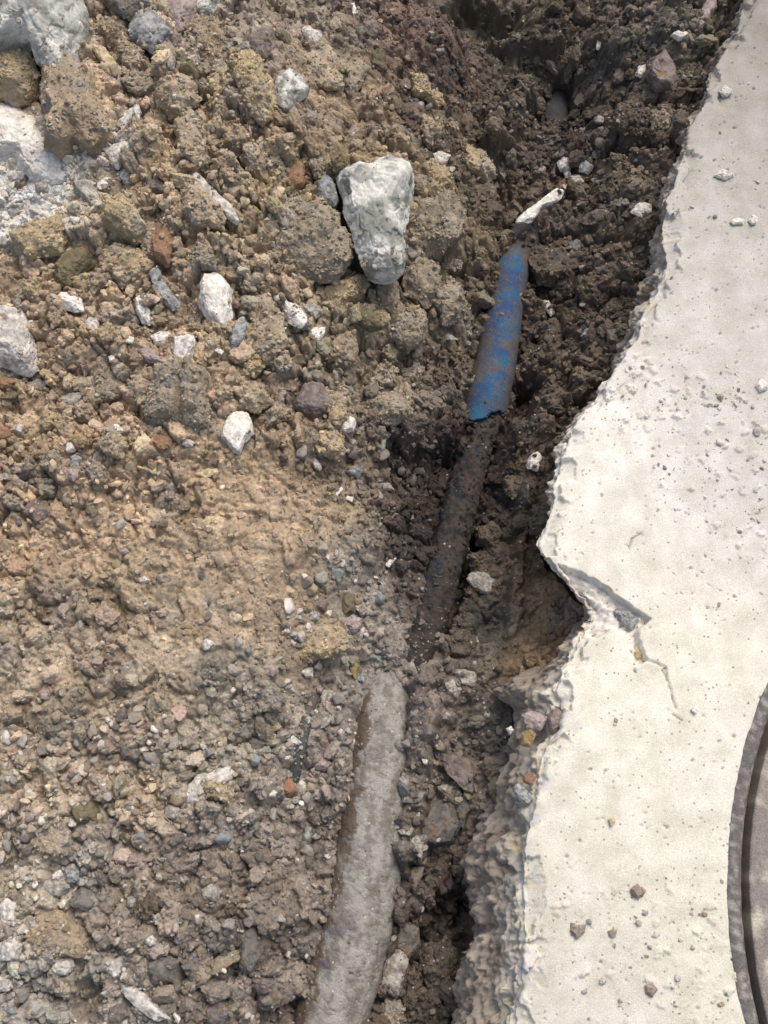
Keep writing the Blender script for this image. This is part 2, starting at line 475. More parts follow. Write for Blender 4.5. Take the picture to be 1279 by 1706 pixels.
# regular lookup of the finished soil surface
iy0, iy1 = np.searchsorted(ay, AY0-1e-6), np.searchsorted(ay, AY1-1e-3)
ix0, ix1 = np.searchsorted(ax, AX0-1e-6), np.searchsorted(ax, AX1-1e-3)
HS = Grid(Z[iy0:iy1, ix0:ix1], ax[ix0], ay[iy0], .00105)
CS = Grid(C[iy0:iy1, ix0:ix1], ax[ix0], ay[iy0], .00105)
HT = Grid(HS.a.copy(), HS.x0, HS.y0, HS.st); CT = Grid(CS.a.copy(), HS.x0, HS.y0, HS.st); KEEP = Grid(np.ones(HS.a.shape), HS.x0, HS.y0, HS.st)   # top of everything, for the loose crumbs
# blurred one for resting larger things
def blur(a, n):
    k = np.ones(2*n+1)/(2*n+1)
    a = np.apply_along_axis(lambda v: np.convolve(np.pad(v, n, 'edge'), k, 'valid'), 0, a)
    return np.apply_along_axis(lambda v: np.convolve(np.pad(v, n, 'edge'), k, 'valid'), 1, a)
HBL = Grid(blur(Z[iy0:iy1, ix0:ix1], 6), ax[ix0], ay[iy0], .00105)

def ground(px, py, G=None):
    G = G or HBL
    z = zbase(px, py)[2]
    for _ in range(12):
        x, y = at(px, py, z); z = .5*z+.5*float(G(np.array(x), np.array(y)))
    x, y = at(px, py, z)
    return float(x), float(y), z

# ------------------------------------------------------------------ concrete slab
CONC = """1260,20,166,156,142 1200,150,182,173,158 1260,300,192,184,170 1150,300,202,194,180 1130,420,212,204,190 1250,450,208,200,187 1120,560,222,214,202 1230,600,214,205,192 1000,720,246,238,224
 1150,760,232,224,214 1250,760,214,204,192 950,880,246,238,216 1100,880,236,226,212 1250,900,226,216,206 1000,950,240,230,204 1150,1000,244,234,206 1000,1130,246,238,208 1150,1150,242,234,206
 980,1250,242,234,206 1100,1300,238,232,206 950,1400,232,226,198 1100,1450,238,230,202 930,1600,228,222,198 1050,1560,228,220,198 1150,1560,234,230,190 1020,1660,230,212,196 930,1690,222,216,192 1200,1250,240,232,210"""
KP = np.array([[float(v) for v in s.split(',')] for s in CONC.split()])  # slab tones: upper end darker, dimmer light painted in along with grey dust
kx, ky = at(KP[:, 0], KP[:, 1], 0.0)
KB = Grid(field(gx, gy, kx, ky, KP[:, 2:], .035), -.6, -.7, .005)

# manhole circle fitted to its outer rim
RIM = [(1272, 1153), (1250, 1207), (1233, 1278), (1217, 1366), (1211, 1455), (1215, 1544), (1222, 1615), (1240, 1704)]
mx_, my_ = at([p[0] for p in RIM], [p[1] for p in RIM], 0.0)
A_ = np.stack([mx_, my_, np.ones(len(mx_))], 1)
sol = np.linalg.lstsq(A_, mx_**2+my_**2, rcond=None)[0]
MC = (sol[0]/2, sol[1]/2); MR = math.sqrt(sol[2]+MC[0]**2+MC[1]**2)
print("manhole", MC, MR)

ys = axis(-.48, .60, .0010, 8.0)
XE = edge_x(ys); BS = np.interp(ys, SY, SB)
NS = 120
DEPTH = .15
tt = np.linspace(1, 0, NS, endpoint=False)**1.35
uu = np.concatenate([np.linspace(0, .014, 20, endpoint=False), np.linspace(.014, .42, 400)])
far = [.45, .6, .9, 1.6, 3., 8.]
rows_x = np.zeros((len(ys), NS+len(uu)+len(far))); rows_z = np.zeros_like(rows_x)
Yg = np.repeat(ys[:, None], rows_x.shape[1], 1)
prof = .6*sstep(0, .35, tt)+.4*sstep(.2, .8, tt)
EN = 0.0035*fbm2(ys/0.022, ys*0+3.3, 3, 5) + 0.0013*perlin2(ys/0.0035, ys*0+1.7, 9)
XS = XE.copy(); XE = XE+EN
rows_x[:, :NS] = XS[:, None]*(1+DEPTH/(CAMP[2])*tt[None, :]) + EN[:, None]*np.exp(-tt/.08)[None, :] - BS[:, None]*prof[None, :]
rows_z[:, :NS] = -DEPTH*tt[None, :]
Yg[:, :NS] += (ys[:, None]-CAMP[1])*np.where(np.abs(ys) < .7, 1, 0)[:, None]*DEPTH/CAMP[2]*tt[None, :]   # the face leans in under the slab
rows_x[:, NS:NS+len(uu)] = XE[:, None]+uu[None, :]
rows_x[:, NS+len(uu):] = XE[:, None]+np.array(far)[None, :]
Pg = np.stack([rows_x, Yg, rows_z], -1).reshape(-1, 3)
sidew = np.zeros(rows_x.shape); sidew[:, :NS] = sstep(0, .10, tt)[None, :]
# broken face: chunky, faceted
n1 = fbm3(Pg/.028, 3, 201); n2 = fbm3(Pg/.007, 3, 205)
F1, F2 = worley3(Pg/.013, 207)
Fb1, Fb2 = worley3(Pg/.030+.3*fbm3(Pg/.02, 2, 209)[:, None], 211)
A1_, A2_, I1 = worley3(Pg/.019+.15*fbm3(Pg/.01, 2, 213)[:, None], 215, True)
A3_, A4_, I2 = worley3(Pg/.0075+.2*fbm3(Pg/.005, 2, 217)[:, None], 219, True)
off = (.012*n1+.0060*n2+.0060*(I1-.5)+.0016*(I2-.5)+.0007*fbm3(Pg/.002, 3, 218)).reshape(rows_x.shape)
rows_x += -off*sidew*1.2
rows_z += (.6*off+.002*n2.reshape(rows_x.shape))*sidew*.6
# top relief
dE = rows_x-XE[:, None]
topm = 1-sidew
chip = .5+.5*perlin2(ys/.02, ys*0+.5, 221)
chip = .0012+.006*sstep(.55, .85, chip)
KN = [(-60, .2), (350, .3), (430, 1), (560, .5), (640, .1), (900, .2), (960, 1), (1060, 1), (1120, .3), (1180, 1.2), (1340, 1.6), (1540, 1.2), (1706, 1)]
KN = sorted((float(at(900, p, 0)[1]), w) for p, w in KN)
knob = np.interp(ys, [k[0] for k in KN], [k[1] for k in KN])
bev = np.exp(-np.clip(dE, 0, 1)/(.0006+.0022*(knob[:, None]-.2).clip(0)*(.6+.6*perlin2(Yg/.011, Yg*0+7, 223))).clip(.001, .02))
rows_z -= topm*bev*(chip*.6)[:, None]
G1, G2, GI, _, _ = worley2(rows_x/.013+.5*fbm2(rows_x/.012, Yg/.012, 3, 281), Yg/.016+.5*fbm2(rows_x/.012, Yg/.012, 3, 282), 283)
r_ = ((GI >> 6) & 255)/255.
rows_z -= topm*.0065*(sstep(.45, .6, r_*.75+.45*np.exp(-np.clip(dE, 0, 1)/.006)*(.35+.28*knob[:, None]))*(r_*.6+.4)*(dE < .02))*sstep(.0, .02, .02-dE)
top_n = .0011*fbm2(rows_x/.045, Yg/.045, 3, 231)+.00012*fbm2(rows_x/.008, Yg/.008, 3, 233)
F1, F2, ID, DX, DY = worley2(rows_x/.011, Yg/.011, 237)
pit = (((ID >> 4) & 255) < 9)*(1-sstep(.05, .13, F1))*.0035
F1b, _, IDb, _, _ = worley2(rows_x/.0045, Yg/.0045, 238)
pit = pit+(((IDb >> 4) & 255) < 12)*(1-sstep(.12, .24, F1b))*.0018
rough_zone = Grid(field(gx, gy, *at(np.array([1180, 1250, 1050, 1180, 1150, 1110, 1000, 1100, 950, 1000, 1060, 1150, 1230, 1160]),
             np.array([720, 800, 1560, 1600, 1480, 1690, 1640, 1000, 850, 1200, 1350, 1300, 500, 350]), 0.0),
             np.array([1, .8, .9, 1, .8, .9, .6, .1, 0, .1, .1, .1, .4, .5]), .03)[..., 0], -.6, -.7, .005)
RZ = rough_zone(rows_x, Yg)
F1c, F2c, IDc, _, _ = worley2(rows_x/.006+.3*perlin2(rows_x/.004, Yg/.004, 3), Yg/.006, 240)
flakes = .0024*sstep(.88, .93, ((IDc >> 4) & 255)/255.)*sstep(.0, .20, F2c-F1c)*(.4+.6*((IDc >> 13) & 255)/255.)
rows_z += topm*(top_n-pit+flakes*sstep(.62, .95, RZ+.55*fbm2(rows_x/.018, Yg/.018, 3, 244)))
# spalled corner of the slab
SP = [at(a, b, 0) for a, b in [(925, 938), (965, 950), (1000, 968), (1022, 985), (1052, 1008), (1088, 1032), (1062, 1052), (1070, 1075), (1080, 1102), (1066, 1108),
                               (1050, 1085), (1044, 1062), (1022, 1046), (1000, 1062), (970, 1062), (975, 1000)]]
sdp = poly_sd(rows_x+.0015*perlin2(rows_x/.005, Yg/.005, 5), Yg+.0015*perlin2(rows_x/.005, Yg/.005, 6), SP)
sp = 1-sstep(-.0018, .0, sdp)
rows_z -= topm*sp*(.0085+.006*fbm2(rows_x/.009, Yg/.009, 4, 251)+.12*np.clip(.02-dE, 0, .02))
# hairline cracks
CR = np.full(rows_x.shape, 9.0)
for pts in ([(1075, 1098), (1092, 1104), (1108, 1112), (1112, 1135)], [(1048, 912), (1052, 898), (1068, 888)], [(1108, 1112), (1104, 1116), (1112, 1134), (1125, 1180)],
            [(1120, 1190), (1135, 1200)]):
    for (a, b), (c, d) in zip(pts[:-1], pts[1:]):
        p, q = at(a, b, 0), at(c, d, 0)
        dd, _ = seg_dist(rows_x+.0008*perlin2(rows_x/.003, Yg/.003, 8), Yg, p[0], p[1], q[0], q[1])
        rows_z -= topm*.0020*(1-sstep(.0002, .0009, dd)); CR = np.minimum(CR, dd)
# seat of the manhole frame
rm = np.hypot(rows_x-MC[0], Yg-MC[1])
rows_z = np.where((rm < MR-.001) & (rows_x > XE[:, None]+.02), -.09, rows_z)
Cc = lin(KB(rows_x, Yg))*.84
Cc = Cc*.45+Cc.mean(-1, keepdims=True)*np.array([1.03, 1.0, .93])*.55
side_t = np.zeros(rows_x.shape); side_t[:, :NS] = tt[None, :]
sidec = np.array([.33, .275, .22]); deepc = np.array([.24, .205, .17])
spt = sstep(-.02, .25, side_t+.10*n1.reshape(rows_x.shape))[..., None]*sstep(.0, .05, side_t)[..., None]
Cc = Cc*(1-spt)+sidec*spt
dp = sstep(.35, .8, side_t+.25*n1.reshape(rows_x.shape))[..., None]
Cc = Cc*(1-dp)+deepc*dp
Cc = Cc*(1+(sidew*(I2.reshape(rows_x.shape)-.5)*.35+sidew*(I1.reshape(rows_x.shape)-.5)*.3)[..., None])
# exposed mix of aggregate tints along the broken rim
kn = (np.exp(-np.abs(dE)/.010)*knob[:, None]).clip(0, 1)
F1d, _, IDd, _, _ = worley2(rows_x/.008, Yg/.008+rows_z/.008, 261)
tint = np.array([[.66, .60, .58], [.68, .58, .38], [.48, .47, .45], [.60, .56, .52], [.50, .42, .40], [.66, .62, .56], [.36, .38, .40], [.56, .52, .44]])[(IDd >> 6) & 7]
kw = (kn*sstep(.1, .5, perlin2(rows_x/.012, Yg/.012, 265)+.25))[..., None]*.75
Cc = Cc*(1-kw)+tint*kw
Cc = Cc*(1-.6*sp[..., None]*topm[..., None])+np.array([.76, .71, .66])*.6*sp[..., None]*topm[..., None]
ck = ((1-sstep(.0003, .0009, CR))*topm*.38)[..., None]
Cc = Cc*(1-ck)+np.array([.12, .105, .09])*ck
st = fbm2(rows_x/.022, Yg/.022, 5, 271, .6)
Cc = Cc*(1+.27*st[..., None]*np.array([1, 1, 1.25]))
dirt = (sstep(.28, .5, fbm2(rows_x/.007, Yg/.007, 3, 273))*.25*(.3+RZ)).clip(0, .5)[..., None]
Cc = Cc*(1-dirt)+np.array([.33, .28, .22])*dirt
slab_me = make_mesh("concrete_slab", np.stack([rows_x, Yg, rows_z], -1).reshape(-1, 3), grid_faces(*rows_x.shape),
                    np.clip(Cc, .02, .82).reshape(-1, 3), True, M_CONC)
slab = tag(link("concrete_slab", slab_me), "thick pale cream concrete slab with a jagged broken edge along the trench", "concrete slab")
ZT = None
def slab_z(x, y): return float(.0011*fbm2(np.array(x/.045), np.array(y/.045), 3, 231))

# ------------------------------------------------------------------ manhole: frame ring and cover
def ring(profile, n=720, cen=MC):
    th = np.linspace(0, 2*math.pi, n, endpoint=False)
    V = []
    for r, z in profile:
        V.append(np.stack([cen[0]+r*np.cos(th), cen[1]+r*np.sin(th), np.full(n, z)], -1))
    V = np.array(V); m = len(profile)
    i = np.arange(m*n).reshape(m, n)
    j = np.roll(i, -1, 1)
    F = np.stack([i[:-1], j[:-1], j[1:], i[1:]], -1).reshape(-1, 4)
    return V.reshape(-1, 3), F

mp = bpy.data.objects.new("manhole", None); scene.collection.objects.link(mp)
mp.location = (MC[0], MC[1], 0)
tag(mp, "round iron manhole with dusty grey rim set in the concrete, lower right", "manhole")
def noisy(V, a, s, seed):
    V = V.copy(); V[:, 2] += a*fbm3(V/s, 3, seed); r = a*fbm3(V/s+9, 3, seed+3)
    d = V[:, :2]-np.array(MC); L = np.linalg.norm(d, axis=1, keepdims=True)+1e-9
    V[:, :2] += d/L*r[:, None]; return V
def dusty(V, c1, c2, s, seed, lo=-.1, hi=.35):
    w = sstep(lo, hi, fbm3(V/s, 4, seed))[:, None]
    return np.array(c1)*(1-w)+np.array(c2)*w
rw = .0115
V, F = ring([(MR+.0012, -.05), (MR+.0012, -.003), (MR+.0006, -.0003), (MR-.001, .0009), (MR-.0035, .0013), (MR-.006, .0011), (MR-.0085, .0005), (MR-rw+.0022, -.0012), (MR-rw+.0006, -.003), (MR-rw, -.006), (MR-rw-.001, -.085), (MR-rw-.010, -.087), (MR-rw-.03, -.087)], 1600)
V = noisy(V, .0005, .008, 301)
c = dusty(V, (.13, .118, .112), (.34, .31, .285), .006, 303)
me = make_mesh("frame", V-np.array([MC[0], MC[1], 0]), F, c, True, M_IRON)
link("frame", me, mp)
g = rw+.0066
pr = [(MR-g, -.080), (MR-g, -.0075), (MR-g-.0005, -.0066), (MR-g-.002, -.0062)]
r = MR-g-.004
while r > .004:
    pr.append((r, -.0062)); r -= .0015 if r > MR-.1 else .01
V, F = ring(pr, 1400)
V = noisy(V, .0009, .009, 311)
c = dusty(V, (.24, .21, .185), (.50, .46, .38), .02, 313)
me = make_mesh("cover", V-np.array([MC[0], MC[1], 0]), F, c, True, M_IRON)
link("cover", me, mp)

# ------------------------------------------------------------------ tubes
def tube(path, radii, nseg=64, sub=14, flat=None, tongue=None):
    """path of 3-D points, radius per point -> smooth swept surface (V, F, u, angle)"""
    P = np.array(path, float); n = len(P)
    t = np.arange(n); ts = np.linspace(0, n-1, (n-1)*sub+1)
    def cr(vals):
        vals = np.asarray(vals, float); out = []
        for s in ts:
            i = min(int(s), n-2); f = s-i
            p0, p1, p2, p3 = vals[max(i-1, 0)], vals[i], vals[i+1], vals[min(i+2, n-1)]
            out.append(.5*((2*p1)+(-p0+p2)*f+(2*p0-5*p1+4*p2-p3)*f*f+(-p0+3*p1-3*p2+p3)*f**3))
        return np.array(out)
    Q = cr(P); R = cr(np.array(radii, float)[:, None])[:, 0]
    T_ = np.gradient(Q, axis=0); T_ /= np.linalg.norm(T_, axis=1, keepdims=True)
    up = np.array([0, 0, 1.0])
    S = np.cross(T_, up); S /= np.linalg.norm(S, axis=1, keepdims=True)
    U = np.cross(S, T_)
    th = np.linspace(0, 2*math.pi, nseg, endpoint=False)
    V = Q[:, None, :]+R[:, None, None]*(np.cos(th)[None, :, None]*S[:, None, :]+np.sin(th)[None, :, None]*U[:, None, :])
    m = len(Q); i = np.arange(m*nseg).reshape(m, nseg); j = np.roll(i, -1, 1)
    F = np.stack([i[:-1], j[:-1], j[1:], i[1:]], -1).reshape(-1, 4)
    uu_ = np.repeat(np.linspace(0, 1, m)[:, None], nseg, 1)
    aa = np.repeat(th[None, :], m, 0)
    return V, F, uu_, aa, Q, R

def surf_path(spec, dz):
    out = []
    for px, py in spec:
        z = zbase(px, py)[2]
        x, y = at(px, py, z+dz); out.append((float(x), float(y), z+dz))
    return out

def raster(V, keep, col=None):
    v = V.reshape(-1, 3)
    i = ((v[:, 0]-HT.x0)/HT.st+.5).astype(int); j = ((v[:, 1]-HT.y0)/HT.st+.5).astype(int)
    ok = (i >= 0) & (j >= 0) & (i < HT.a.shape[1]) & (j < HT.a.shape[0])
    i, j, z = i[ok], j[ok], v[ok, 2]
    m = z > HS(v[ok, 0], v[ok, 1])
    np.maximum.at(HT.a, (j[m], i[m]), z[m]); KEEP.a[j[m], i[m]] = keep
    if col is not None: CT.a[j[m], i[m]] = col[ok][m]

def tube_obj(name, V, F, col, mat, label, cat, shell=.0022, keep=.5):
    raster(V, keep)
    shp = V.shape
    c0 = V.reshape(-1, 3).mean(0); c0[2] = V[..., 2].min()
    me = make_mesh(name, V.reshape(-1, 3)-c0, F, col.reshape(-1, 3), True, mat)
    o = link(name, me, None, c0)
    if shell:
        md = o.modifiers.new("wall", 'SOLIDIFY'); md.thickness = shell; md.offset = -1
    return tag(o, label, cat)

# blue pipe
bp_ = [(930, 160), (924, 195), (918, 235), (910, 280), (898, 325), (882, 370), (867, 412), (853, 450), (842, 505), (833, 560), (824, 612), (813, 658), (806, 694), (800, 716)]
zz = [-.165, -.155, -.150, -.146, -.142, -.131, -.123, -.120, -.121, -.122, -.123, -.123, -.125, -.127]
path = []
for (a, b), z in zip(bp_, zz):
    x, y = at(a, b, z); path.append((float(x), float(y), z))
V, F, u, a_, Q, R = tube(path, [.0125, .0125, .0130, .0135, .0140, .0145, .0148, .0152, .0158, .0168, .0180, .0186, .0180, .0172], 96, 30)
# torn lower end: only a tongue is left on the right side
end = .938+.055*np.cos(a_-0.15)+.008*np.sin(a_*5+1)+.004*np.sin(a_*13)
idx = np.clip((u*(V.shape[0]-1)), 0, None)
uc = np.minimum(u, end)
row = (uc*(V.shape[0]-1)); r0 = np.floor(row).astype(int).clip(0, V.shape[0]-2); fr = (row-r0)[..., None]
cols = np.repeat(np.arange(V.shape[1])[None, :], V.shape[0], 0)
V = V[r0, cols]*(1-fr)+V[r0+1, cols]*fr
fl = V.reshape(-1, 3)
nr_ = (V-Q[r0]*(1-fr)-Q[r0+1]*fr); nr_ /= np.linalg.norm(nr_, axis=-1, keepdims=True)
V = V+nr_*(.0007*fbm3(fl/.010, 3, 401).reshape(u.shape))[..., None]
blue = np.array([.032, .075, .185]); blue2 = np.array([.025, .125, .24]); dul = np.array([.06, .085, .11]); mud = np.array([.115, .098, .078])
w1 = sstep(-.1, .4, fbm3(fl/.03+5, 2, 411)).reshape(u.shape)[..., None]
cB = blue*(1-w1)+blue2*w1
st_ = np.stack([uc.ravel()*75, a_.ravel()*1.2, np.zeros(u.size)], 1)
scuff = sstep(-.05, .45, fbm3(st_, 3, 415)).reshape(u.shape)[..., None]
cB = cB*(1-.55*scuff)+dul*.55*scuff
hi_ = sstep(.1, 1.0, np.sin(a_))
mn = .60*fbm3(fl/.009, 4, 417, .6)+.50*fbm3(np.stack([uc.ravel()*110, np.cos(a_.ravel())*1.3, np.sin(a_.ravel())*1.3], 1), 3, 421)+.75*fbm3(fl/.0020, 2, 423)
mw = sstep(-.10, .22, mn.reshape(u.shape)+.34*sstep(.25, 1.0, np.abs(np.cos(a_))) - .10 + .95*(1-sstep(.46, .55, u))+.22*np.exp(-((u-.73)/.02)**2)+.30*np.exp(-((u-.80)/.03)**2)*sstep(-.6, .4, np.cos(a_)))[..., None]
mudv = mud*(.50+.50*sstep(.42, .55, u))[..., None]*(1+.5*fbm3(fl/.006, 3, 418).reshape(u.shape))[..., None]
cB = cB*(1-mw*.9)+mudv*mw*.9
gr = (sstep(.22, .35, fbm3(fl/.0028, 2, 419)).reshape(u.shape)*.7)[..., None]
cB = cB*(1-gr)+mud*.8*gr
tube_obj("blue_pipe", V, F, cB, M_PIPE, "scuffed blue plastic pipe smeared with mud in the trench, torn open at its lower end", "pipe")

# burnt cable under the mound
spec = [(820, 680), (808, 712), (792, 752), (776, 805), (763, 855), (748, 912), (731, 975), (715, 1035), (692, 1085), (668, 1120), (650, 1160)]
path = []
for (a, b), z in zip(spec, [-.127, -.125, -.122, -.120, -.118, -.117, -.116, -.117, -.118, -.122, -.130]):
    x, y = at(a, b, z); path.append((float(x), float(y), z))
V, F, u, a_, Q, R = tube(path, [.0135, .0145, .0150, .0155, .0158, .0158, .0158, .0160, .0165, .0165, .016], 96, 34)
fl = V.reshape(-1, 3)
nr_ = V-np.repeat(Q[:, None, :], V.shape[1], 1); nr_ /= np.linalg.norm(nr_, axis=-1, keepdims=True)
V = V+nr_*(.0030*fbm3(fl/.014, 4, 431)+.0022*(.6-worley3(fl/.008, 432)[0])+.0012*(.6-worley3(fl/.0035, 434)[0])).reshape(u.shape)[..., None]
k = sstep(-.28, .18, fbm3(fl/.010, 4, 433)+.15*np.cos(a_.ravel()-2.4)).reshape(u.shape)[..., None]
cB = np.array([.030, .030, .033])*(1-k)+np.array([.072, .060, .053])*k
k2 = (sstep(.22, .34, fbm3(fl/.014, 3, 436)+.10*np.cos(a_.ravel())).reshape(u.shape)*.65)[..., None]
cB = cB*(1-k2)+np.array([.022, .042, .062])*k2
tube_obj("burnt_cable", V, F, cB*1.0, M_CLOD, "burnt dirt caked dark cable half buried below the torn end of the blue pipe", "cable", 0, .5)

# grey dusty duct
spec = [(672, 1060), (655, 1120), (642, 1190), (634, 1270), (624, 1360), (611, 1450), (594, 1540), (573, 1620), (549, 1706), (520, 1800)]
zz = [-.146, -.125, -.114, -.109, -.108, -.110, -.112, -.115, -.118, -.122]
path = []
for (a, b), z in zip(spec, zz):
    x, y = at(a, b, z); path.append((float(x), float(y), z))
x0, y0, z0 = path[-1]; path.append((x0-.05, y0-.17, z0-.01))
V, F, u, a_, Q, R = tube(path, [.0175, .0205, .0220, .0230, .0238, .026, .026, .026, .0255, .0255, .0255], 128, 80)
fl = V.reshape(-1, 3)
ct = np.repeat(Q[:, None, :], V.shape[1], 1); nr_ = V-ct; nr_ /= np.linalg.norm(nr_, axis=-1, keepdims=True)
crust = fbm3(fl/.016, 4, 441).reshape(u.shape)
V = V+nr_*(.0012*crust+.0005*sstep(.0, .12, crust)+.00075*fbm3(fl/.0035, 3, 443).reshape(u.shape))[..., None]
base = np.array([.20, .18, .155]); dust = np.array([.34, .325, .29]); mudp = np.array([.15, .115, .085]); pur = np.array([.15, .14, .19])
str_ = np.stack([u.ravel()*16, a_.ravel()*2.2, np.zeros(u.size)], 1)
s1 = sstep(-.16, .16, .6*fbm3(str_, 3, 445)+.7*fbm3(fl/.007, 5, 446, .75)+.05).reshape(u.shape)[..., None]
cB = base*(1-s1)+dust*s1
mw = sstep(.10, .26, fbm3(fl/.014, 6, 447, .72).reshape(u.shape)+.45*sstep(.1, .9, np.cos(a_)) - .14+.45*(1-sstep(.07, .17, u))+.30*np.exp(-((u-.235)/.03)**2)*sstep(-.1, .5, np.cos(a_)+.2))[..., None]
cB = cB*(1-mw)+mudp*mw
pw = (sstep(.18, .34, fbm3(fl/.018+3, 3, 449).reshape(u.shape))*.6)[..., None]*sstep(.5, .65, u)[..., None]
cB = cB*(1-pw)+pur*pw
sp_ = sstep(.25, .4, fbm3(fl/.0025, 2, 451)).reshape(u.shape)[..., None]*.5
cB = cB*(1-sp_)+np.array([.10, .09, .08])*sp_
tube_obj("grey_duct", V, F, cB, M_DUCT, "thick grey duct crusted with pale cement dust at the bottom of the trench", "pipe", .003, .8)

# dark ribbed hose left of the duct, brown stub near the hole
path = []
for (a, b), dz in zip([(528, 1140), (516, 1175), (506, 1215), (497, 1255), (488, 1295), (474, 1345)], [-.008, -.001, .001, .0005, -.001, -.01]):
    x, y, z = ground(a, b); path.append((x, y, z+dz-.002))
V, F, u, a_, Q, R = tube(path, [.0052]*6, 40, 40)
ct = np.repeat(Q[:, None, :], V.shape[1], 1); nr_ = V-ct; nr_ /= np.linalg.norm(nr_, axis=-1, keepdims=True)
fl = V.reshape(-1, 3)
V = V+nr_*(.00035*np.sin(a_*16)+.0004*fbm3(fl/.006, 2, 2).reshape(u.shape))[..., None]
k = sstep(-.2, .3, fbm3(fl/.012, 3, 461)).reshape(u.shape)[..., None]
cB = np.array([.075, .085, .08])*(1-k)+np.array([.13, .11, .095])*k
tube_obj("old_hose", V, F, cB, M_PIPE, "dark grey ribbed hose barely showing in gravel left of the thick grey duct", "hose", 0)

# ------------------------------------------------------------------ stones and clods from photo outlines
PAL = {'umber': ((172, 158, 146), (144, 132, 122), .1),  # sRGB base, second tone, dirt amount
 'pale': ((236, 229, 219), (184, 178, 171), .12), 'white': ((252, 247, 238), (222, 214, 203), .05), 'green': ((230, 228, 219), (144, 146, 138), .12),
 'grey': ((196, 189, 178), (146, 140, 132), .2), 'blue': ((182, 182, 178), (128, 130, 131), .15), 'mauve': ((150, 138, 132), (120, 108, 104), .3),
 'cream': ((220, 204, 170), (192, 172, 136), .1), 'dark': ((98, 94, 90), (72, 70, 70), .3), 'olive': ((130, 122, 96), (112, 104, 84), .3),
 'brick': ((176, 134, 106), (152, 122, 98), .35), 'tan': ((200, 182, 156), (178, 162, 138), 0), 'tan2': ((206, 186, 150), (184, 166, 136), 0),
 'brown': ((190, 171, 145), (168, 151, 128), 0), 'gbrown': ((180, 166, 145), (158, 146, 127), 0), 'damp': ((122, 109, 95), (102, 92, 80), 0), 'dim': ((136, 130, 123), (106, 101, 96), .3),
 'rust': ((150, 84, 52), (110, 70, 50), .2), 'mid': ((134, 128, 120), (104, 100, 96), .25), 'pink': ((190, 174, 168), (160, 144, 138), .15), 'yell': ((168, 148, 104), (150, 128, 90), .15)}

CLODS = {'tan', 'tan2', 'brown', 'gbrown', 'damp'}

def outline_fn(P):
    P = np.array(P); n = len(P)
    # densify + ray-cast radius per angle
    def R(th):
        c, s = np.cos(th), np.sin(th); best = np.full(th.shape, 1e-4)
        for k in range(n):
            ax_, ay_ = P[k]; bx_, by_ = P[(k+1) % n]
            ex_, ey_ = bx_-ax_, by_-ay_
            den = c*ey_-s*ex_
            den = np.where(np.abs(den) < 1e-12, 1e-12, den)
            t = (ax_*ey_-ay_*ex_)/den
            w = (ax_*s-ay_*c)/den
            ok = (t > 0) & (w >= -1e-6) & (w <= 1+1e-6)
            best = np.where(ok, np.maximum(best, t), best)
        return best
    th = np.linspace(-math.pi, math.pi, 181)
    r = R(th); r[-1] = r[0]
    rs = r.copy()
    for _ in range(2):
        rs = .25*np.roll(rs[:-1], 1)[np.r_[0:180, 0]]+.5*rs+.25*np.roll(rs[:-1], -1)[np.r_[0:180, 0]]
    return lambda a: np.interp(a, th, rs)

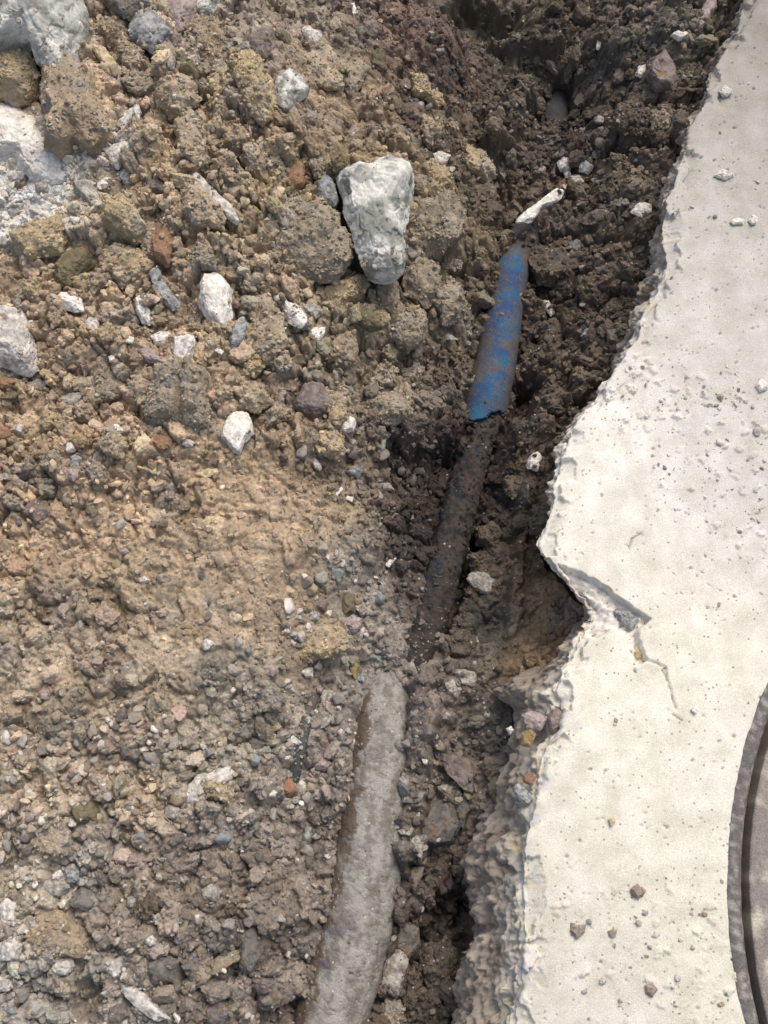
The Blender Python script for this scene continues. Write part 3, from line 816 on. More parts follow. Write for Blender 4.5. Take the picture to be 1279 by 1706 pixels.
def stone_mesh(Rf, size, thick, pal, seed, clod, sub, flatness=.8, chunky=1.0):
    V0, F = ico(sub)
    rs = np.random.RandomState(seed)
    v = V0.copy()
    npl = 16 if not clod else 12
    for k in range(npl):
        n = rs.normal(size=3)
        n[2] = abs(n[2])*.8+.25 if k < npl*.75 else n[2]
        n /= np.linalg.norm(n)
        if abs(n[2]) < .22: continue
        d = rs.uniform(.50, .88) if not clod else rs.uniform(.55, .92)
        e = np.maximum(0, v@n-d); v = v-e[:, None]*n
    # principal axes of the outline, so that long pieces keep an even surface
    tq = np.linspace(-math.pi, math.pi, 90, endpoint=False); rq = Rf(tq)
    xx, xy, yy = (rq**4*np.cos(tq)**2).mean(), (rq**4*np.cos(tq)*np.sin(tq)).mean(), (rq**4*np.sin(tq)**2).mean()
    rot = .5*math.atan2(2*xy, xx-yy)
    m1 = .5*(xx+yy)+math.sqrt(.25*(xx-yy)**2+xy*xy); m2 = max(.5*(xx+yy)-math.sqrt(.25*(xx-yy)**2+xy*xy), m1*.02)
    ea, eb = 1.0, math.sqrt(m2/m1)
    rho = np.hypot(v[:, 0], v[:, 1])
    v1 = (v[:, 0]*math.cos(rot)+v[:, 1]*math.sin(rot))*ea; v2 = (-v[:, 0]*math.sin(rot)+v[:, 1]*math.cos(rot))*eb
    tl = np.arctan2(v2, v1); th = (tl+rot+math.pi) % (2*math.pi)-math.pi
    pw = .66
    rr = np.where(rho > 1e-6, rho**pw, 0)
    R = Rf(th)
    p = np.stack([R*rr*np.cos(th), R*rr*np.sin(th), thick*np.sign(v[:, 2])*np.abs(v[:, 2])**flatness], -1)
    nn = v/np.linalg.norm(v, axis=1, keepdims=True)
    off = rs.uniform(-50, 50, 3)
    q = p+off
    if clod:
        d = .19*size*fbm3(q/(size*.75), 4, seed, .6)
        ms = sstep(-.25, .25, fbm3(q/(size*.6), 2, seed+21))     # broken clean on some faces, crumbly on others
        F1, F2 = worley3(q/.0085, seed+5); d += .0050*(.62-F1)*ms
        F1, F2 = worley3(q/.0038, seed+6); d += .0026*(.6-F1)*(.12+.88*ms)
        d += .0012*fbm3(q/.0016, 2, seed+7)
        F1, F2 = worley3(q/(size*.62), seed+9); d += .22*size*(.6-F1)
    else:
        d = .10*size*fbm3(q/(size*.7), 5, seed, .6)
        F1, F2, I_ = worley3(q/(size*.55)+.2*fbm3(q/(size*.3), 2, seed+30)[:, None], seed+31, True); d += .07*size*(I_-.5)*sstep(0, .08, F2-F1)
        rid = np.abs(fbm3(q/(size*.35), 2, seed+3)); d -= .03*size*(1-sstep(0, .12, rid))
        d += .0006*fbm3(q/.0035, 3, seed+7)*chunky
        F1, F2 = worley3(q/.0045, seed+8); d -= .0007*(1-sstep(.10, .38, F1))*chunky
    p = p+nn*d[:, None]
    b, s, dirt = PAL[pal]
    cb, cs = lin(b)*ALB, lin(s)*ALB
    w = sstep(-.22, .28, fbm3(q/(size*.45), 4, seed+11))[:, None]
    c = cb*(1-w)+cs*w
    c = c*np.exp(.22*fbm3(q/.004, 2, seed+13))[:, None]
    if clod:
        w2 = sstep(.0, .5, fbm3(q/.02, 2, seed+15))[:, None]*.5
        g = c.mean(1, keepdims=True)
        c = c*(1-w2)+g*np.array([1.02, 1, .97])*w2
    elif dirt > 0:
        dm = (sstep(.30-dirt, .62-dirt, fbm3(q/(size*.5)+7, 4, seed+17)))[:, None]*.85
        c = c*(1-dm)+lin((136, 116, 90))*ALB*dm
        if pal in ('white', 'pale', 'green', 'blue'):
            dk = sstep(.28, .45, fbm3(q/.006, 2, seed+19))[:, None]*.35
            c = c*(1-dk)+cs*.55*dk
    return p, F, np.clip(c, .012, .82)

# landmark short names used in the labels of the smaller pieces
MARKS = [("the big pitted green-grey rock", 622, 355), ("the blue pipe", 826, 580), ("the round grey stone", 520, 663), ("the big brown clod", 122, 182),
         ("the pale corner rock", 75, 45), ("the white dusty lump", 50, 235), ("the pale left-edge boulder", 15, 570), ("the crystalline white stone", 392, 718),
         ("the thick grey duct", 615, 1400), ("the burnt cable", 760, 900), ("the long white trench stone", 900, 345), ("the angular mauve rock", 765, 1285),
         ("the iron manhole", 1240, 1450), ("the flat pale block", 340, 1315), ("the long pale splinter", 250, 1672), ("the twin clod", 295, 658), ("the black hole", 937, 165),
         ("the slab's jagged point", 915, 910), ("the spalled slab corner", 1040, 1020), ("the rounded mauve rock", 1105, 125), ("the large white stone", 357, 500),
         ("the mottled white-grey rock", 655, 1628), ("the scaly white stone", 480, 512), ("the small green-grey rock", 540, 315)]
# kind | palette | thickness | label ('@' adds where it lies) | outline in photo pixels
TABLE = """
rock|green|.7|large pale grey rock with green tinge filling the top left corner|-40,-40 109,-40 135,12 139,45 124,83 83,116 56,101 53,79 23,71 -10,86 -60,60
rock|mid|.6|brownish grey rock cut by the top border beside the pale corner rock|173,-25 252,-25 246,8 215,33 195,30 178,15
rock|pink|.6|pinkish white angular rock at the top border|263,11 272,-22 322,-22 323,19 300,51 285,41 270,25
rock|green|.6|grey green rock at the top border right of the pinkish one|325,-20 368,-20 364,0 350,22 330,30 322,18
rock|blue|.6|bluish grey cracked rock @|217,45 229,28 259,17 280,40 296,56 262,72 255,88 224,68
soil_clod|brown|.7|dark brown crumbly clod @|150,50 160,38 200,33 215,45 212,68 185,75 155,60
chip|cream|.35|cream coloured flat flake @|150,71 173,75 188,94 204,116 195,131 180,128 176,112 161,94
soil_clod|tan2|.8|yellowish tan clod with knobbly top at the left border|-25,80 30,72 50,85 52,100 62,120 66,140 50,160 20,166 -10,158
soil_clod|brown|.9|large brown clod with one smooth flat face near the pale corner rock|75,124 109,109 150,128 161,161 180,188 176,225 150,244 124,232 101,251 79,236 79,203 64,173
soil_clod|brown|.7|rough brown clod @|300,50 320,35 355,42 375,70 378,110 365,125 340,105 305,75
soil_clod|tan|.6|small tan clod @|190,70 215,65 240,85 238,100 220,118 200,105
stone|mauve|.6|purplish grey angular stone @|398,72 420,55 440,40 453,48 457,72 440,95 412,92
stone|olive|.6|smooth olive stone @|290,95 310,93 323,105 322,120 300,118
stone|grey|.6|small round grey stone @|275,95 285,88 293,98 288,113 278,112
soil_clod|tan|.7|tan clod @|258,140 290,128 322,135 332,175 310,198 285,190 262,165
soil_clod|gbrown|.6|greyish crumbly clod @|200,125 240,118 258,140 250,160 215,155
soil_clod|tan2|.7|tall yellowish clod with a grey top @|385,100 430,94 452,120 458,180 442,218 412,190 395,140
soil_clod|tan|.8|block shaped tan clod @|293,205 325,190 343,220 348,265 325,283 300,260
soil_clod|brown|.8|brown clod @|366,215 400,205 417,220 416,245 395,255 370,244
stone|pale|.6|pale grey rough stone @|170,250 195,240 215,230 224,238 215,262 197,278 185,272
stone|pale|.6|small rounded pale stone @|197,205 207,180 222,180 218,200 205,218
chip|white|.4|thin cream sliver @|220,168 228,166 237,185 230,199 223,195
stone|green|.6|small knobbly greenish white stone @|195,290 210,275 228,285 225,300 205,304
rock|white|.45|white dusty concrete lump lying against the left border|-40,168 30,172 62,192 72,225 92,258 126,276 120,300 80,306 48,292 20,262 -30,255
chip|white|.4|long white bar shaped chip @|64,300 95,287 127,280 128,292 100,303 72,308
rock|grey|.6|cracked grey stone @|113,305 145,295 165,315 168,340 150,343 125,325
soil_clod|tan2|.9|tan clod with sharp square edges @|170,345 198,322 215,328 235,360 247,385 225,400 195,392 172,372
soil_clod|tan2|.6|wide tan clod with an orange streak @|22,395 60,368 108,354 113,385 97,418 75,422 46,427
brick_fragment|brick|.6|orange brown brick fragment stuck in soil @|250,402 262,375 278,380 287,408 279,440 252,432
soil_clod|tan|.7|broad crumbly tan clod @|298,318 335,305 368,340 372,378 335,384 300,356
chip|pale|.35|long diagonal strip of pale stone @|300,293 330,290 365,325 385,345 396,370 384,368 360,342 318,308
stone|dim|.6|dark grey stone @|372,360 388,354 398,366 394,374 378,373
rock|green|.75|pale green grey angular stone alone right of the tall yellowish clod|453,128 480,116 500,132 512,150 494,168 480,185 462,176
stone|pale|.6|pale knobbly stone @|503,48 515,42 535,55 530,70 512,77
chip|white|.6|small white stone @|575,8 590,3 597,20 588,27
soil_clod|gbrown|.35|smooth wedge of grey brown clay @|562,98 595,90 612,112 602,145 585,167 566,128
soil_clod|tan|.4|flat tan clay lump @|500,95 545,75 565,100 572,140 560,150 520,140 502,120
rock|green|.8|big green grey rock with pitted surface and deep gap on its left|560,278 591,258 621,268 645,262 686,276 690,300 678,340 668,375 674,410 666,436 648,448 622,446 594,426 580,392 564,362 566,335 560,305
rock|blue|.7|small green grey rock leaning left of the big pitted one|522,303 540,290 552,300 563,330 557,343 535,335 524,318
brick_fragment|brick|.6|orange brown lump @|463,305 488,255 505,275 507,305 485,316
soil_clod|tan2|.6|yellowish clod @|685,274 735,274 752,290 763,305 740,317 713,310 690,300
stone|pale|.6|white and dark stone @|712,262 735,250 750,256 740,275 720,272
soil_clod|tan2|.6|wedge shaped tan clod @|745,257 782,240 810,265 832,298 815,303 780,290
soil_clod|gbrown|.6|very crumbly broad clod touching the right side of the big pitted rock|672,335 700,314 745,325 775,350 775,390 740,415 700,420 667,398
soil_clod|gbrown|.55|very broad crumbly clod @|440,350 500,332 555,345 580,385 578,430 560,458 500,455 450,430
rock|white|.35|long white stone lying across the trench above the blue pipe|862,370 868,355 895,335 920,317 935,320 935,332 905,345 885,372 875,368
chip|white|.4|pale flat flake near slab edge @|1050,352 1065,338 1084,340 1085,352 1070,361
chip|white|.5|small white chip @|944,237 950,225 957,230 958,245 948,246
chip|pale|.5|pale small stone @|928,270 938,258 952,264 950,280 934,284
chip|white|.5|white chip @|930,276 944,274 952,292 942,296
stone|blue|.6|dark bluish stone @|962,268 978,264 988,278 978,290 964,286
stone|grey|.6|knobbly grey stone @|948,292 966,290 972,304 958,312 946,305
chip|rust|.5|rust red fragment @|929,302 941,297 943,312 930,316
rock|mauve|.8|rounded rough mauve rock on the trench wall near the upper slab edge|1080,95 1105,87 1120,110 1132,145 1120,158 1095,150 1082,125
chip|white|.5|twisted white scrap @|1057,124 1064,110 1075,108 1076,116 1068,128
chip|white|.5|bone shaped white chip @|1116,58 1124,50 1136,56 1150,52 1152,62 1130,67
chip|pale|.4|narrow pale sliver @|992,80 996,66 1003,66 1001,80 995,83
stone|pink|.6|knobbly pinkish stone @|1160,42 1178,-4 1198,-8 1196,12 1178,40 1168,50
soil_clod|damp|.7|dark lump @|1025,180 1060,168 1080,190 1072,222 1040,228 1025,205
soil_clod|gbrown|.7|grey brown lump @|1085,195 1105,180 1122,198 1112,215 1092,212
soil_clod|damp|.7|small dark lump against slab @|1118,195 1140,185 1148,205 1130,214
soil_clod|damp|.7|squarish dark lump @|1078,215 1100,208 1120,225 1112,240 1088,238
rock|olive|.7|smooth olive grey stone @|80,440 100,420 140,418 152,440 140,460 118,482 90,465
soil_clod|tan2|.55|broad flat topped tan clod @|160,440 170,420 200,410 240,425 252,440 235,465 205,475 180,465
stone|white|.6|bright white stone @|93,495 105,490 125,488 138,500 138,518 125,522 105,510
rock|white|.7|large white stone with grey freckles and pointed lower end|328,500 335,475 340,457 365,462 385,480 387,520 370,542 345,528
stone|blue|.5|jagged blue green stone @|248,455 262,440 275,470 285,485 298,505 285,515 265,495
stone|white|.5|triangular white stone @|225,500 232,492 242,506 252,520 253,540 235,538 226,520
stone|white|.5|white stone with a small hole @|252,560 265,550 280,553 291,565 280,575 258,574
stone|pale|.7|tall greyish white stone @|285,585 290,565 310,557 327,565 328,580 310,615 290,600
stone|pink|.5|pinkish flat stone @|225,583 245,578 262,590 270,603 245,602
stone|blue|.7|bluish grey stone @|378,560 390,535 405,531 415,538 408,560 398,583 385,580
chip|white|.5|small white stone @|203,562 212,557 223,562 220,572 210,572
rock|pale|.7|pale smooth boulder cut by the left border|-25,520 20,520 42,528 50,560 60,590 58,610 35,622 10,605 -25,602
stone|pale|.6|small split whitish stone @|138,535 150,525 163,530 163,548 152,555 142,545
rock|white|.75|crystalline white stone with jagged right side near the watermark corner area|362,720 375,700 390,684 410,688 415,700 422,720 405,735 398,752 380,748 366,735
soil_clod|gbrown|.7|large rounded clod with a vertical groove like two joined halves|245,690 238,640 255,610 300,600 345,615 355,660 345,700 310,713 265,705
soil_clod|tan|.6|small knobbly clod @|213,642 235,622 256,650 250,682 228,670
soil_clod|tan|.6|flat round clod @|383,650 400,635 440,635 450,665 430,685 400,680
chip|white|.7|small roundish white stone @|107,740 118,730 127,740 125,752 112,753
stone|blue|.7|light grey angular stone @|115,760 125,753 136,765 132,780 115,778
chip|cream|.35|flat yellowish flake @|325,790 340,783 362,779 362,787 342,798
brick_fragment|brick|.6|orange brick crumb at the left border @|-8,710 15,712 24,725 15,735 -8,732
brick_fragment|brick|.5|flat orange brick piece at the left border @|-8,627 25,628 32,638 15,648 -8,646
chip|grey|.4|long flat grey chip @|97,665 115,655 150,652 158,660 130,675 100,677
chip|grey|.4|narrow grey chip @|42,640 60,630 78,635 72,645
brick_fragment|brick|.4|reddish tan triangular piece @|245,722 285,725 285,745 265,748
stone|mauve|.4|smooth purplish flat stone @|38,852 55,832 75,835 88,855 60,868
chip|white|.3|curved white sliver @|345,562 352,570 372,585 368,590 350,580
chip|white|.4|elongated white chip @|180,715 188,705 205,712 213,722 195,720
rock|white|.5|scaly white stone with ragged outline left of tan clods|455,485 462,478 480,500 500,510 510,530 500,543 480,535 470,515 457,500
stone|white|.6|small blocky white stone @|512,553 525,545 545,542 540,555 530,570 517,570
soil_clod|tan2|.7|lumpy yellowish clod @|538,490 555,470 590,460 612,458 608,485 580,505 560,520 540,510
soil_clod|gbrown|.8|upright oval clod @|613,470 635,460 660,465 665,490 655,520 635,528 618,510
soil_clod|gbrown|.8|rough pyramid shaped clod @|668,480 675,450 685,425 705,430 730,450 733,485 710,508 675,500
stone|olive|.7|smooth grey olive stone @|582,515 600,508 625,525 635,545 615,550 590,538
soil_clod|gbrown|.75|large angular flat faced clod @|640,540 660,520 705,515 718,545 700,570 680,583 655,565
soil_clod|gbrown|.7|olive brown rounded clod @|720,495 745,465 775,475 778,500 765,530 740,540 722,520
rock|mauve|.9|round grey stone with a broken pale spot, like a ball|488,665 500,640 520,630 540,640 551,665 545,690 525,700 505,695 487,680
soil_clod|brown|.75|roundish brown clod @|540,580 560,560 590,558 598,580 590,605 570,615 545,600
soil_clod|gbrown|.6|broad dark clod @|610,680 620,655 665,650 690,670 693,695 660,705 625,703
soil_clod|gbrown|.7|crumbly two lobed clod @|612,625 640,605 662,615 660,640 630,648
soil_clod|gbrown|.7|small crumbly clod @|668,620 690,605 708,620 700,645 675,645
soil_clod|gbrown|.7|knobbly brown nugget @|635,580 655,568 665,585 655,603 638,600
soil_clod|damp|.7|rounded dark nugget @|715,625 735,612 745,628 735,645 718,642
chip|pale|.3|thin curved pale sliver @|725,557 745,555 765,565 745,567
stone|blue|.6|small bluish chip @|502,445 515,442 520,455 510,463
chip|cream|.4|flat tan chip @|530,450 545,440 556,440 550,450 535,455
stone|grey|.7|grey stone @|505,510 525,505 538,520 525,530 508,525
soil_clod|tan|.55|tall crumbly clump of earth @|425,500 450,495 470,530 475,570 460,600 425,600 412,570
stone|mauve|.7|brownish white pebble @|577,750 590,742 602,752 590,762 580,760
stone|blue|.7|dark bluish pebble @|575,785 595,775 605,785 595,797
stone|pink|.6|pinkish pebble @|628,805 648,803 655,815 635,820
chip|white|.4|torn white scrap @|555,832 558,822 568,812 571,816 562,826 560,836
chip|white|.4|crooked white bit @|575,832 578,826 588,828 586,836
chip|white|.6|pale upright stone @|875,772 885,755 900,753 905,765 895,783 880,780
chip|pale|.5|knobbly white stone @|903,498 915,500 925,520 918,530 908,515
stone|blue|.6|bluish triangular stone @|968,560 975,548 990,545 992,555 980,565
stone|dim|.6|dark blue grey stone @|945,405 960,400 975,410 965,425 950,420
stone|mid|.7|rounded stone tucked below the slab edge @|1010,552 1022,545 1034,556 1030,572 1014,572
stone|mid|.7|pale rounded stone under the slab edge @|1038,560 1050,550 1060,560 1052,574 1040,572
stone|dim|.6|grey stone beside slab @|917,757 930,750 936,762 926,772
rock|grey|.6|light grey heart shaped stone low in the trench right of the cable|779,965 785,955 805,955 828,965 818,998 800,990 785,975
stone|dim|.7|greenish oval stone @|598,930 610,923 628,932 622,943 605,942
chip|white|.4|white bent chip @|640,940 650,930 660,930 648,945
chip|white|.5|tiny white oval chip @|500,955 510,956 514,960 505,964
stone|blue|.7|rounded bluish stone @|508,1025 520,1016 533,1022 532,1033 515,1038
stone|pink|.6|pinkish white stone @|567,1030 585,1024 603,1030 600,1048 588,1055 575,1045
stone|grey|.6|light angular stone @|757,1120 768,1115 795,1117 798,1135 785,1146 768,1138
stone|grey|.6|mottled grey stone @|742,1140 755,1133 768,1148 762,1163 745,1158
stone|grey|.6|smooth light grey stone @|532,1165 540,1150 560,1147 562,1158 545,1175 533,1178
stone|grey|.5|long light grey stone @|520,1210 535,1198 550,1190 552,1202 540,1212 522,1220
stone|pale|.5|smooth oval white pebble @|477,1231 488,1226 502,1236 498,1243 484,1241
stone|mauve|.7|brownish pink pebble @|530,1130 545,1115 560,1122 558,1135 535,1137
stone|yell|.6|yellowish wedge stone @|578,1110 592,1105 600,1108 592,1133 585,1128
stone|blue|.6|small bluish stone @|594,1132 605,1118 610,1125 605,1137
chip|pink|.7|round pink pebble @|526,1146 533,1142 538,1148 534,1155 527,1154
soil_clod|tan2|.35|low orange brown patch of clay @|480,1062 520,1042 570,1045 585,1075 560,1098 510,1100 485,1085
stone|olive|.7|olive pebble @|565,1000 580,985 593,992 590,1015 572,1022
stone|mauve|.6|brown triangular pebble @|520,1005 535,995 548,1005 540,1018
chip|pale|.6|round whitish pebble @|560,1220 567,1214 574,1220 568,1227
rock|mauve|.6|angular mauve rock with dark green broken end beside the slab|719,1243 735,1247 765,1258 785,1262 797,1290 793,1325 770,1312 745,1290 728,1265
rock|mid|.7|rounded grey green rock @|700,1365 710,1332 730,1328 765,1345 775,1370 755,1400 725,1410 700,1395
rock|dim|.7|grey rock wedged against the slab side @|752,1335 775,1322 785,1350 772,1385
stone|grey|.5|flat speckled stone @|727,1310 745,1305 758,1312 748,1322 732,1318
stone|grey|.6|small light stone @|664,1384 678,1376 690,1380 682,1392 668,1390
stone|grey|.6|upright light grey stone @|682,1400 695,1393 705,1405 703,1430 690,1422
stone|mauve|.6|tan grey pointed stone @|668,1455 690,1445 710,1430 705,1460 690,1485 678,1470
soil_clod|tan2|.6|orange brown clod @|610,1560 630,1535 645,1540 640,1570 620,1590 608,1578
rock|dim|.7|large grey rough rock @|645,1535 670,1530 695,1545 700,1575 680,1597 650,1580
rock|grey|.75|mottled white and grey rock at the bottom of the trench|630,1620 640,1590 665,1585 678,1600 675,1635 665,1665 650,1655 635,1640
soil_clod|damp|.9|large dark round clod @|695,1620 710,1575 740,1560 760,1580 762,1615 740,1645 710,1640
soil_clod|damp|.7|long dark clod @|675,1640 690,1605 700,1620 700,1660 685,1685 672,1665
soil_clod|damp|.7|brown clod @|700,1665 715,1645 738,1650 735,1672 710,1680
soil_clod|gbrown|.7|olive brown clod at the bottom border @|630,1692 645,1665 665,1670 675,1700 640,1725
brick_fragment|brick|.6|orange triangular brick chip @|467,1315 480,1293 490,1305 497,1320 480,1328
stone|blue|.6|smooth bluish white pebble @|500,1395 508,1378 520,1380 520,1398 508,1410
stone|pink|.6|small oval pinkish pebble @|560,1250 565,1244 570,1252 567,1262 561,1260
stone|pink|.6|pale pink pebble @|560,1266 570,1264 574,1274 566,1278
rock|mid|.6|grey angular rock @|400,1560 415,1535 425,1545 432,1590 415,1620 400,1610
rock|pale|.35|flat pale block half covered by soil and a yellow clod|298,1330 312,1302 325,1282 380,1280 382,1300 352,1312 340,1342 305,1345
soil_clod|tan2|.6|yellow brown clod resting on the flat pale block|333,1308 350,1300 375,1310 387,1325 375,1338 350,1330
stone|pale|.7|pale cubic stone @|82,1615 90,1590 118,1595 122,1610 110,1625 92,1623
stone|pale|.6|smooth pale grey stone @|163,1612 185,1595 205,1592 218,1605 208,1625 190,1638 178,1620
rock|pale|.5|long pale splinter of stone near the bottom border|203,1640 225,1645 250,1665 275,1690 290,1705 260,1700 230,1680 205,1655
rock|grey|.6|lumpy light grey rock @|28,1680 55,1650 75,1660 88,1685 65,1702 35,1702
stone|pale|.6|pale stone cut by the left border @|-12,1630 15,1622 26,1635 15,1650 -12,1656
stone|blue|.6|blue grey stone @|105,1450 120,1440 135,1450 130,1470 112,1475
stone|grey|.5|broad flat grey stone @|65,1485 80,1465 110,1470 115,1480 100,1495 70,1495
soil_clod|brown|.6|large brown clod @|45,1560 60,1530 100,1525 140,1545 155,1575 140,1600 90,1590 60,1590
soil_clod|gbrown|.6|long leaning brown clod @|300,1650 320,1610 360,1595 400,1580 395,1600 350,1630 310,1662
rock|mid|.7|cracked greenish grey rock @|240,1600 270,1590 295,1600 290,1635 260,1640 240,1625
stone|pale|.6|pale grey stone by the left border @|-8,1510 12,1498 28,1510 24,1535 5,1540
stone|pale|.6|light stone by the left border @|-5,1575 15,1560 35,1575 28,1598 0,1600
stone|grey|.6|grey cobble @|40,1600 62,1592 72,1608 60,1622 44,1618
stone|grey|.6|grey pebble @|275,1345 290,1335 300,1350 290,1364 276,1360
stone|olive|.6|olive cobble @|120,1345 150,1335 170,1350 160,1370 130,1370
soil_clod|tan|.5|broad tan lump @|60,1385 100,1370 125,1395 110,1425 70,1420
stone|mid|.6|rounded grey brown pebble @|200,1245 222,1235 235,1250 225,1268 205,1265
stone|mid|.6|brownish cobble @|155,1560 178,1550 190,1570 178,1588 160,1584
stone|mauve|.6|dull purplish pebble @|430,1420 448,1410 460,1425 450,1440 434,1438
stone|grey|.6|dusty grey cobble @|330,1480 352,1470 368,1485 358,1502 335,1500
soil_clod|damp|.7|dark brown lump @|225,1500 255,1488 275,1508 262,1530 232,1526
stone|mid|.6|dusty blunt pebble @|415,1235 432,1225 445,1238 436,1255 418,1252
soil_clod|gbrown|.6|crumbly lump @|425,1150 455,1138 478,1158 466,1185 434,1182
stone|mid|.6|grey brown cobble @|180,1680 205,1672 218,1690 200,1708 182,1702
stone|mid|.6|rounded cobble @|340,1680 368,1668 388,1688 370,1712 345,1706
stone|dim|.6|dusky cobble @|425,1650 455,1640 470,1662 455,1684 428,1678
soil_clod|damp|.7|dark crumbly lump @|960,470 1000,455 1020,480 1005,510 970,505
soil_clod|damp|.7|knobbly dark lump @|895,545 925,530 945,550 930,580 900,575
soil_clod|damp|.7|broad dark lump @|880,430 930,415 960,440 945,470 900,470
soil_clod|damp|.6|round dark lump @|1000,300 1040,290 1055,315 1035,340 1000,330
soil_clod|damp|.6|small dark nugget @|905,660 935,650 950,670 935,690 908,685
soil_clod|damp|.6|earthy dark nugget @|838,800 865,790 880,812 862,835 840,828
soil_clod|damp|.6|blocky dark nugget @|790,880 820,868 840,890 825,915 795,908
soil_clod|damp|.6|flattish dark nugget @|780,925 808,915 822,935 808,952 785,948
soil_clod|damp|.6|sandy dark nugget @|745,1065 775,1055 790,1075 775,1100 750,1092
stone|dim|.6|plain dark pebble @|800,1075 822,1068 832,1085 820,1102 802,1095
chip|pale|.4|flat pale chip on the upper slab @|1190,292 1202,282 1218,284 1224,292 1208,300
chip|pale|.4|greyish chip on the upper slab @|1198,150 1208,142 1222,148 1220,160 1205,162
chip|white|.4|white crumb on the slab @|1215,368 1228,362 1242,366 1238,373 1222,373
chip|white|.4|whitish curved chip on the slab @|1246,366 1256,356 1264,362 1262,374 1252,374
chip|umber|.6|brown stone chip on the lower slab @|1050,1480 1062,1472 1075,1484 1072,1494 1060,1496 1050,1490
chip|umber|.5|flat mauve chip on the lower slab @|950,1550 960,1542 976,1541 972,1556 962,1564 952,1556
chip|white|.6|white grit stone on the slab @|1259,642 1268,632 1278,636 1280,648 1266,652
chip|white|.5|thin pale shard on the slab @|1150,1182 1160,1174 1164,1184 1158,1190
chip|cream|.6|cream nub on the slab @|1014,1364 1022,1360 1026,1370 1018,1376
chip|umber|.5|reddish brown chip by the lower slab debris @|1075,1642 1088,1638 1096,1650 1088,1662 1076,1656
"""

def where(px, py, k=0):
    ds = sorted((math.hypot(px-a, (py-b)), n, px-a, py-b) for n, a, b in MARKS)
    ds = [d for d in ds if d[0] > 28]
    d, n, dx, dy = ds[k]
    ang = math.degrees(math.atan2(-dy, dx)) % 360
    rel = ["right of", "up and right of", "above", "up and left of", "left of", "down and left of", "below", "down and right of"][int(((ang+22.5) % 360)//45)]
    pre = "just " if d < 75 else ("well " if d > 170 and ' and ' not in rel else "")
    return pre+rel+" "+n

GROUPS = {'soil_clod': "earth clods lying on the heap and in the trench", 'stone': "small stones lying in the soil", 'rock': "larger rocks lying in the soil",
          'chip': "pale stone chips scattered about", 'brick_fragment': "brick fragments mixed in the soil"}
used = set()
placed = []
N0 = 0
def add_stones():
    for n, line in enumerate([l for l in TABLE.strip().split("\n") if l.strip()]):
        kind, pal, th, label, pts = line.split("|")
        P = [tuple(float(v) for v in p.split(",")) for p in pts.split()]
        cx = sum(p[0] for p in P)/len(P); cy = sum(p[1] for p in P)/len(P)
        on_slab = "slab" in label and cx > 940 and 'edge' not in label and 'below' not in label and "beside" not in label and 'under' not in label and 'wedged' not in label
        if 'near the watermark' in label: label = "crystalline white stone with a jagged right side on tan soil"
        if '@' in label:
            base = label; label = base.replace('@', where(cx, cy))
            k = 1
            while label in used and k < 8:
                label = base.replace('@', where(cx, cy, k)); k += 1
        used.add(label)
        clod = pal in CLODS
        if on_slab: x0, y0, z0 = (*[float(v) for v in at(cx, cy, 0.0)], 0.0)
        else: x0, y0, z0 = ground(cx, cy)
        # outline plane sits a little above the ground
        xs, ys_ = at([p[0] for p in P], [p[1] for p in P], z0)
        a = abs(sum(xs[i]*ys_[i-1]-xs[i-1]*ys_[i] for i in range(len(P))))/2
        size = math.sqrt(a/math.pi)
        T = size*float(th)*1.05
        lift = .15*T if on_slab else (.36*T if not clod else .16*T)
        if label.startswith('flat pale block') or label.startswith('white dusty'): lift = 0.1*T
        if 'resting on' in label: lift += .006
        lift = max(lift, .0022); z1 = z0+lift
        if 'long white stone lying across' in label: z1 = z0+.020
        xs, ys_ = at([p[0] for p in P], [p[1] for p in P], z1)
        c0 = (xs.mean(), ys_.mean())
        G_ = 1.12 if not clod else 1.05
        Rf = outline_fn(list(zip((xs-c0[0])*G_, (ys_-c0[1])*G_)))
        sub = 6 if size > .022 else (5 if size > .006 else 4)
        V, F, C3 = stone_mesh(Rf, size, T, pal, 1000+N0+n, clod, sub)
        if 'like two joined' in label:      # vertical groove
            V[:, 2] -= .007*np.exp(-((V[:, 0]-.004)/.003)**2)*(V[:, 2] > 0)
        V[:, :2] += c0
        V[:, 2] += z1
        zb = V[:, 2].min()
        if not on_slab: raster(V, .75 if clod else .06, C3 if clod else None)
        org = np.array([c0[0], c0[1], zb])
        me = make_mesh(kind, V-org, F, C3, True, M_CLOD if clod else M_ROCK)
        o = link(kind, me, None, org)
        tag(o, label, kind.replace('_', ' ') if kind != 'chip' else 'stone chip', GROUPS[kind])
        placed.append((c0[0], c0[1], size, z1+T*.5))
add_stones()

# how gravelly the ground is
ZC = """0,0,.35 300,200,.4 600,130,.15 800,60,.12 700,60,.5 950,100,.35 60,300,1 100,350,.9 200,260,.6 300,400,.3 600,500,.15 450,850,.05 400,950,.1 590,800,.8 575,900,1 570,1000,1 590,1060,1 560,1180,.9 500,1200,.9
 500,1300,.8 450,1350,.9 400,1300,.8 300,1350,.8 200,1400,.7 50,1350,.8 30,1500,1 100,1500,.9 250,1500,.6 350,1500,.5 50,1650,1 200,1650,.8 450,1450,.6 700,1200,.6 700,1400,.6 750,1150,.7 650,1050,.6 720,900,.15 850,900,.1 920,1020,.12
 900,300,.4 950,270,.8 1000,450,.2 900,600,.15 900,750,.25 800,1000,.2 800,1080,.5 100,600,.5 100,800,.4 200,730,.5 300,580,.5 0,1100,.4 200,1000,.3 400,1150,.6 620,900,.4 700,1600,.3 640,1680,.3 150,450,.3 740,350,.15 500,620,.15"""
ZP = np.array([[float(v) for v in s.split(',')] for s in ZC.split()])
zx, zy = ctrl_xy(ZP[:, :2])
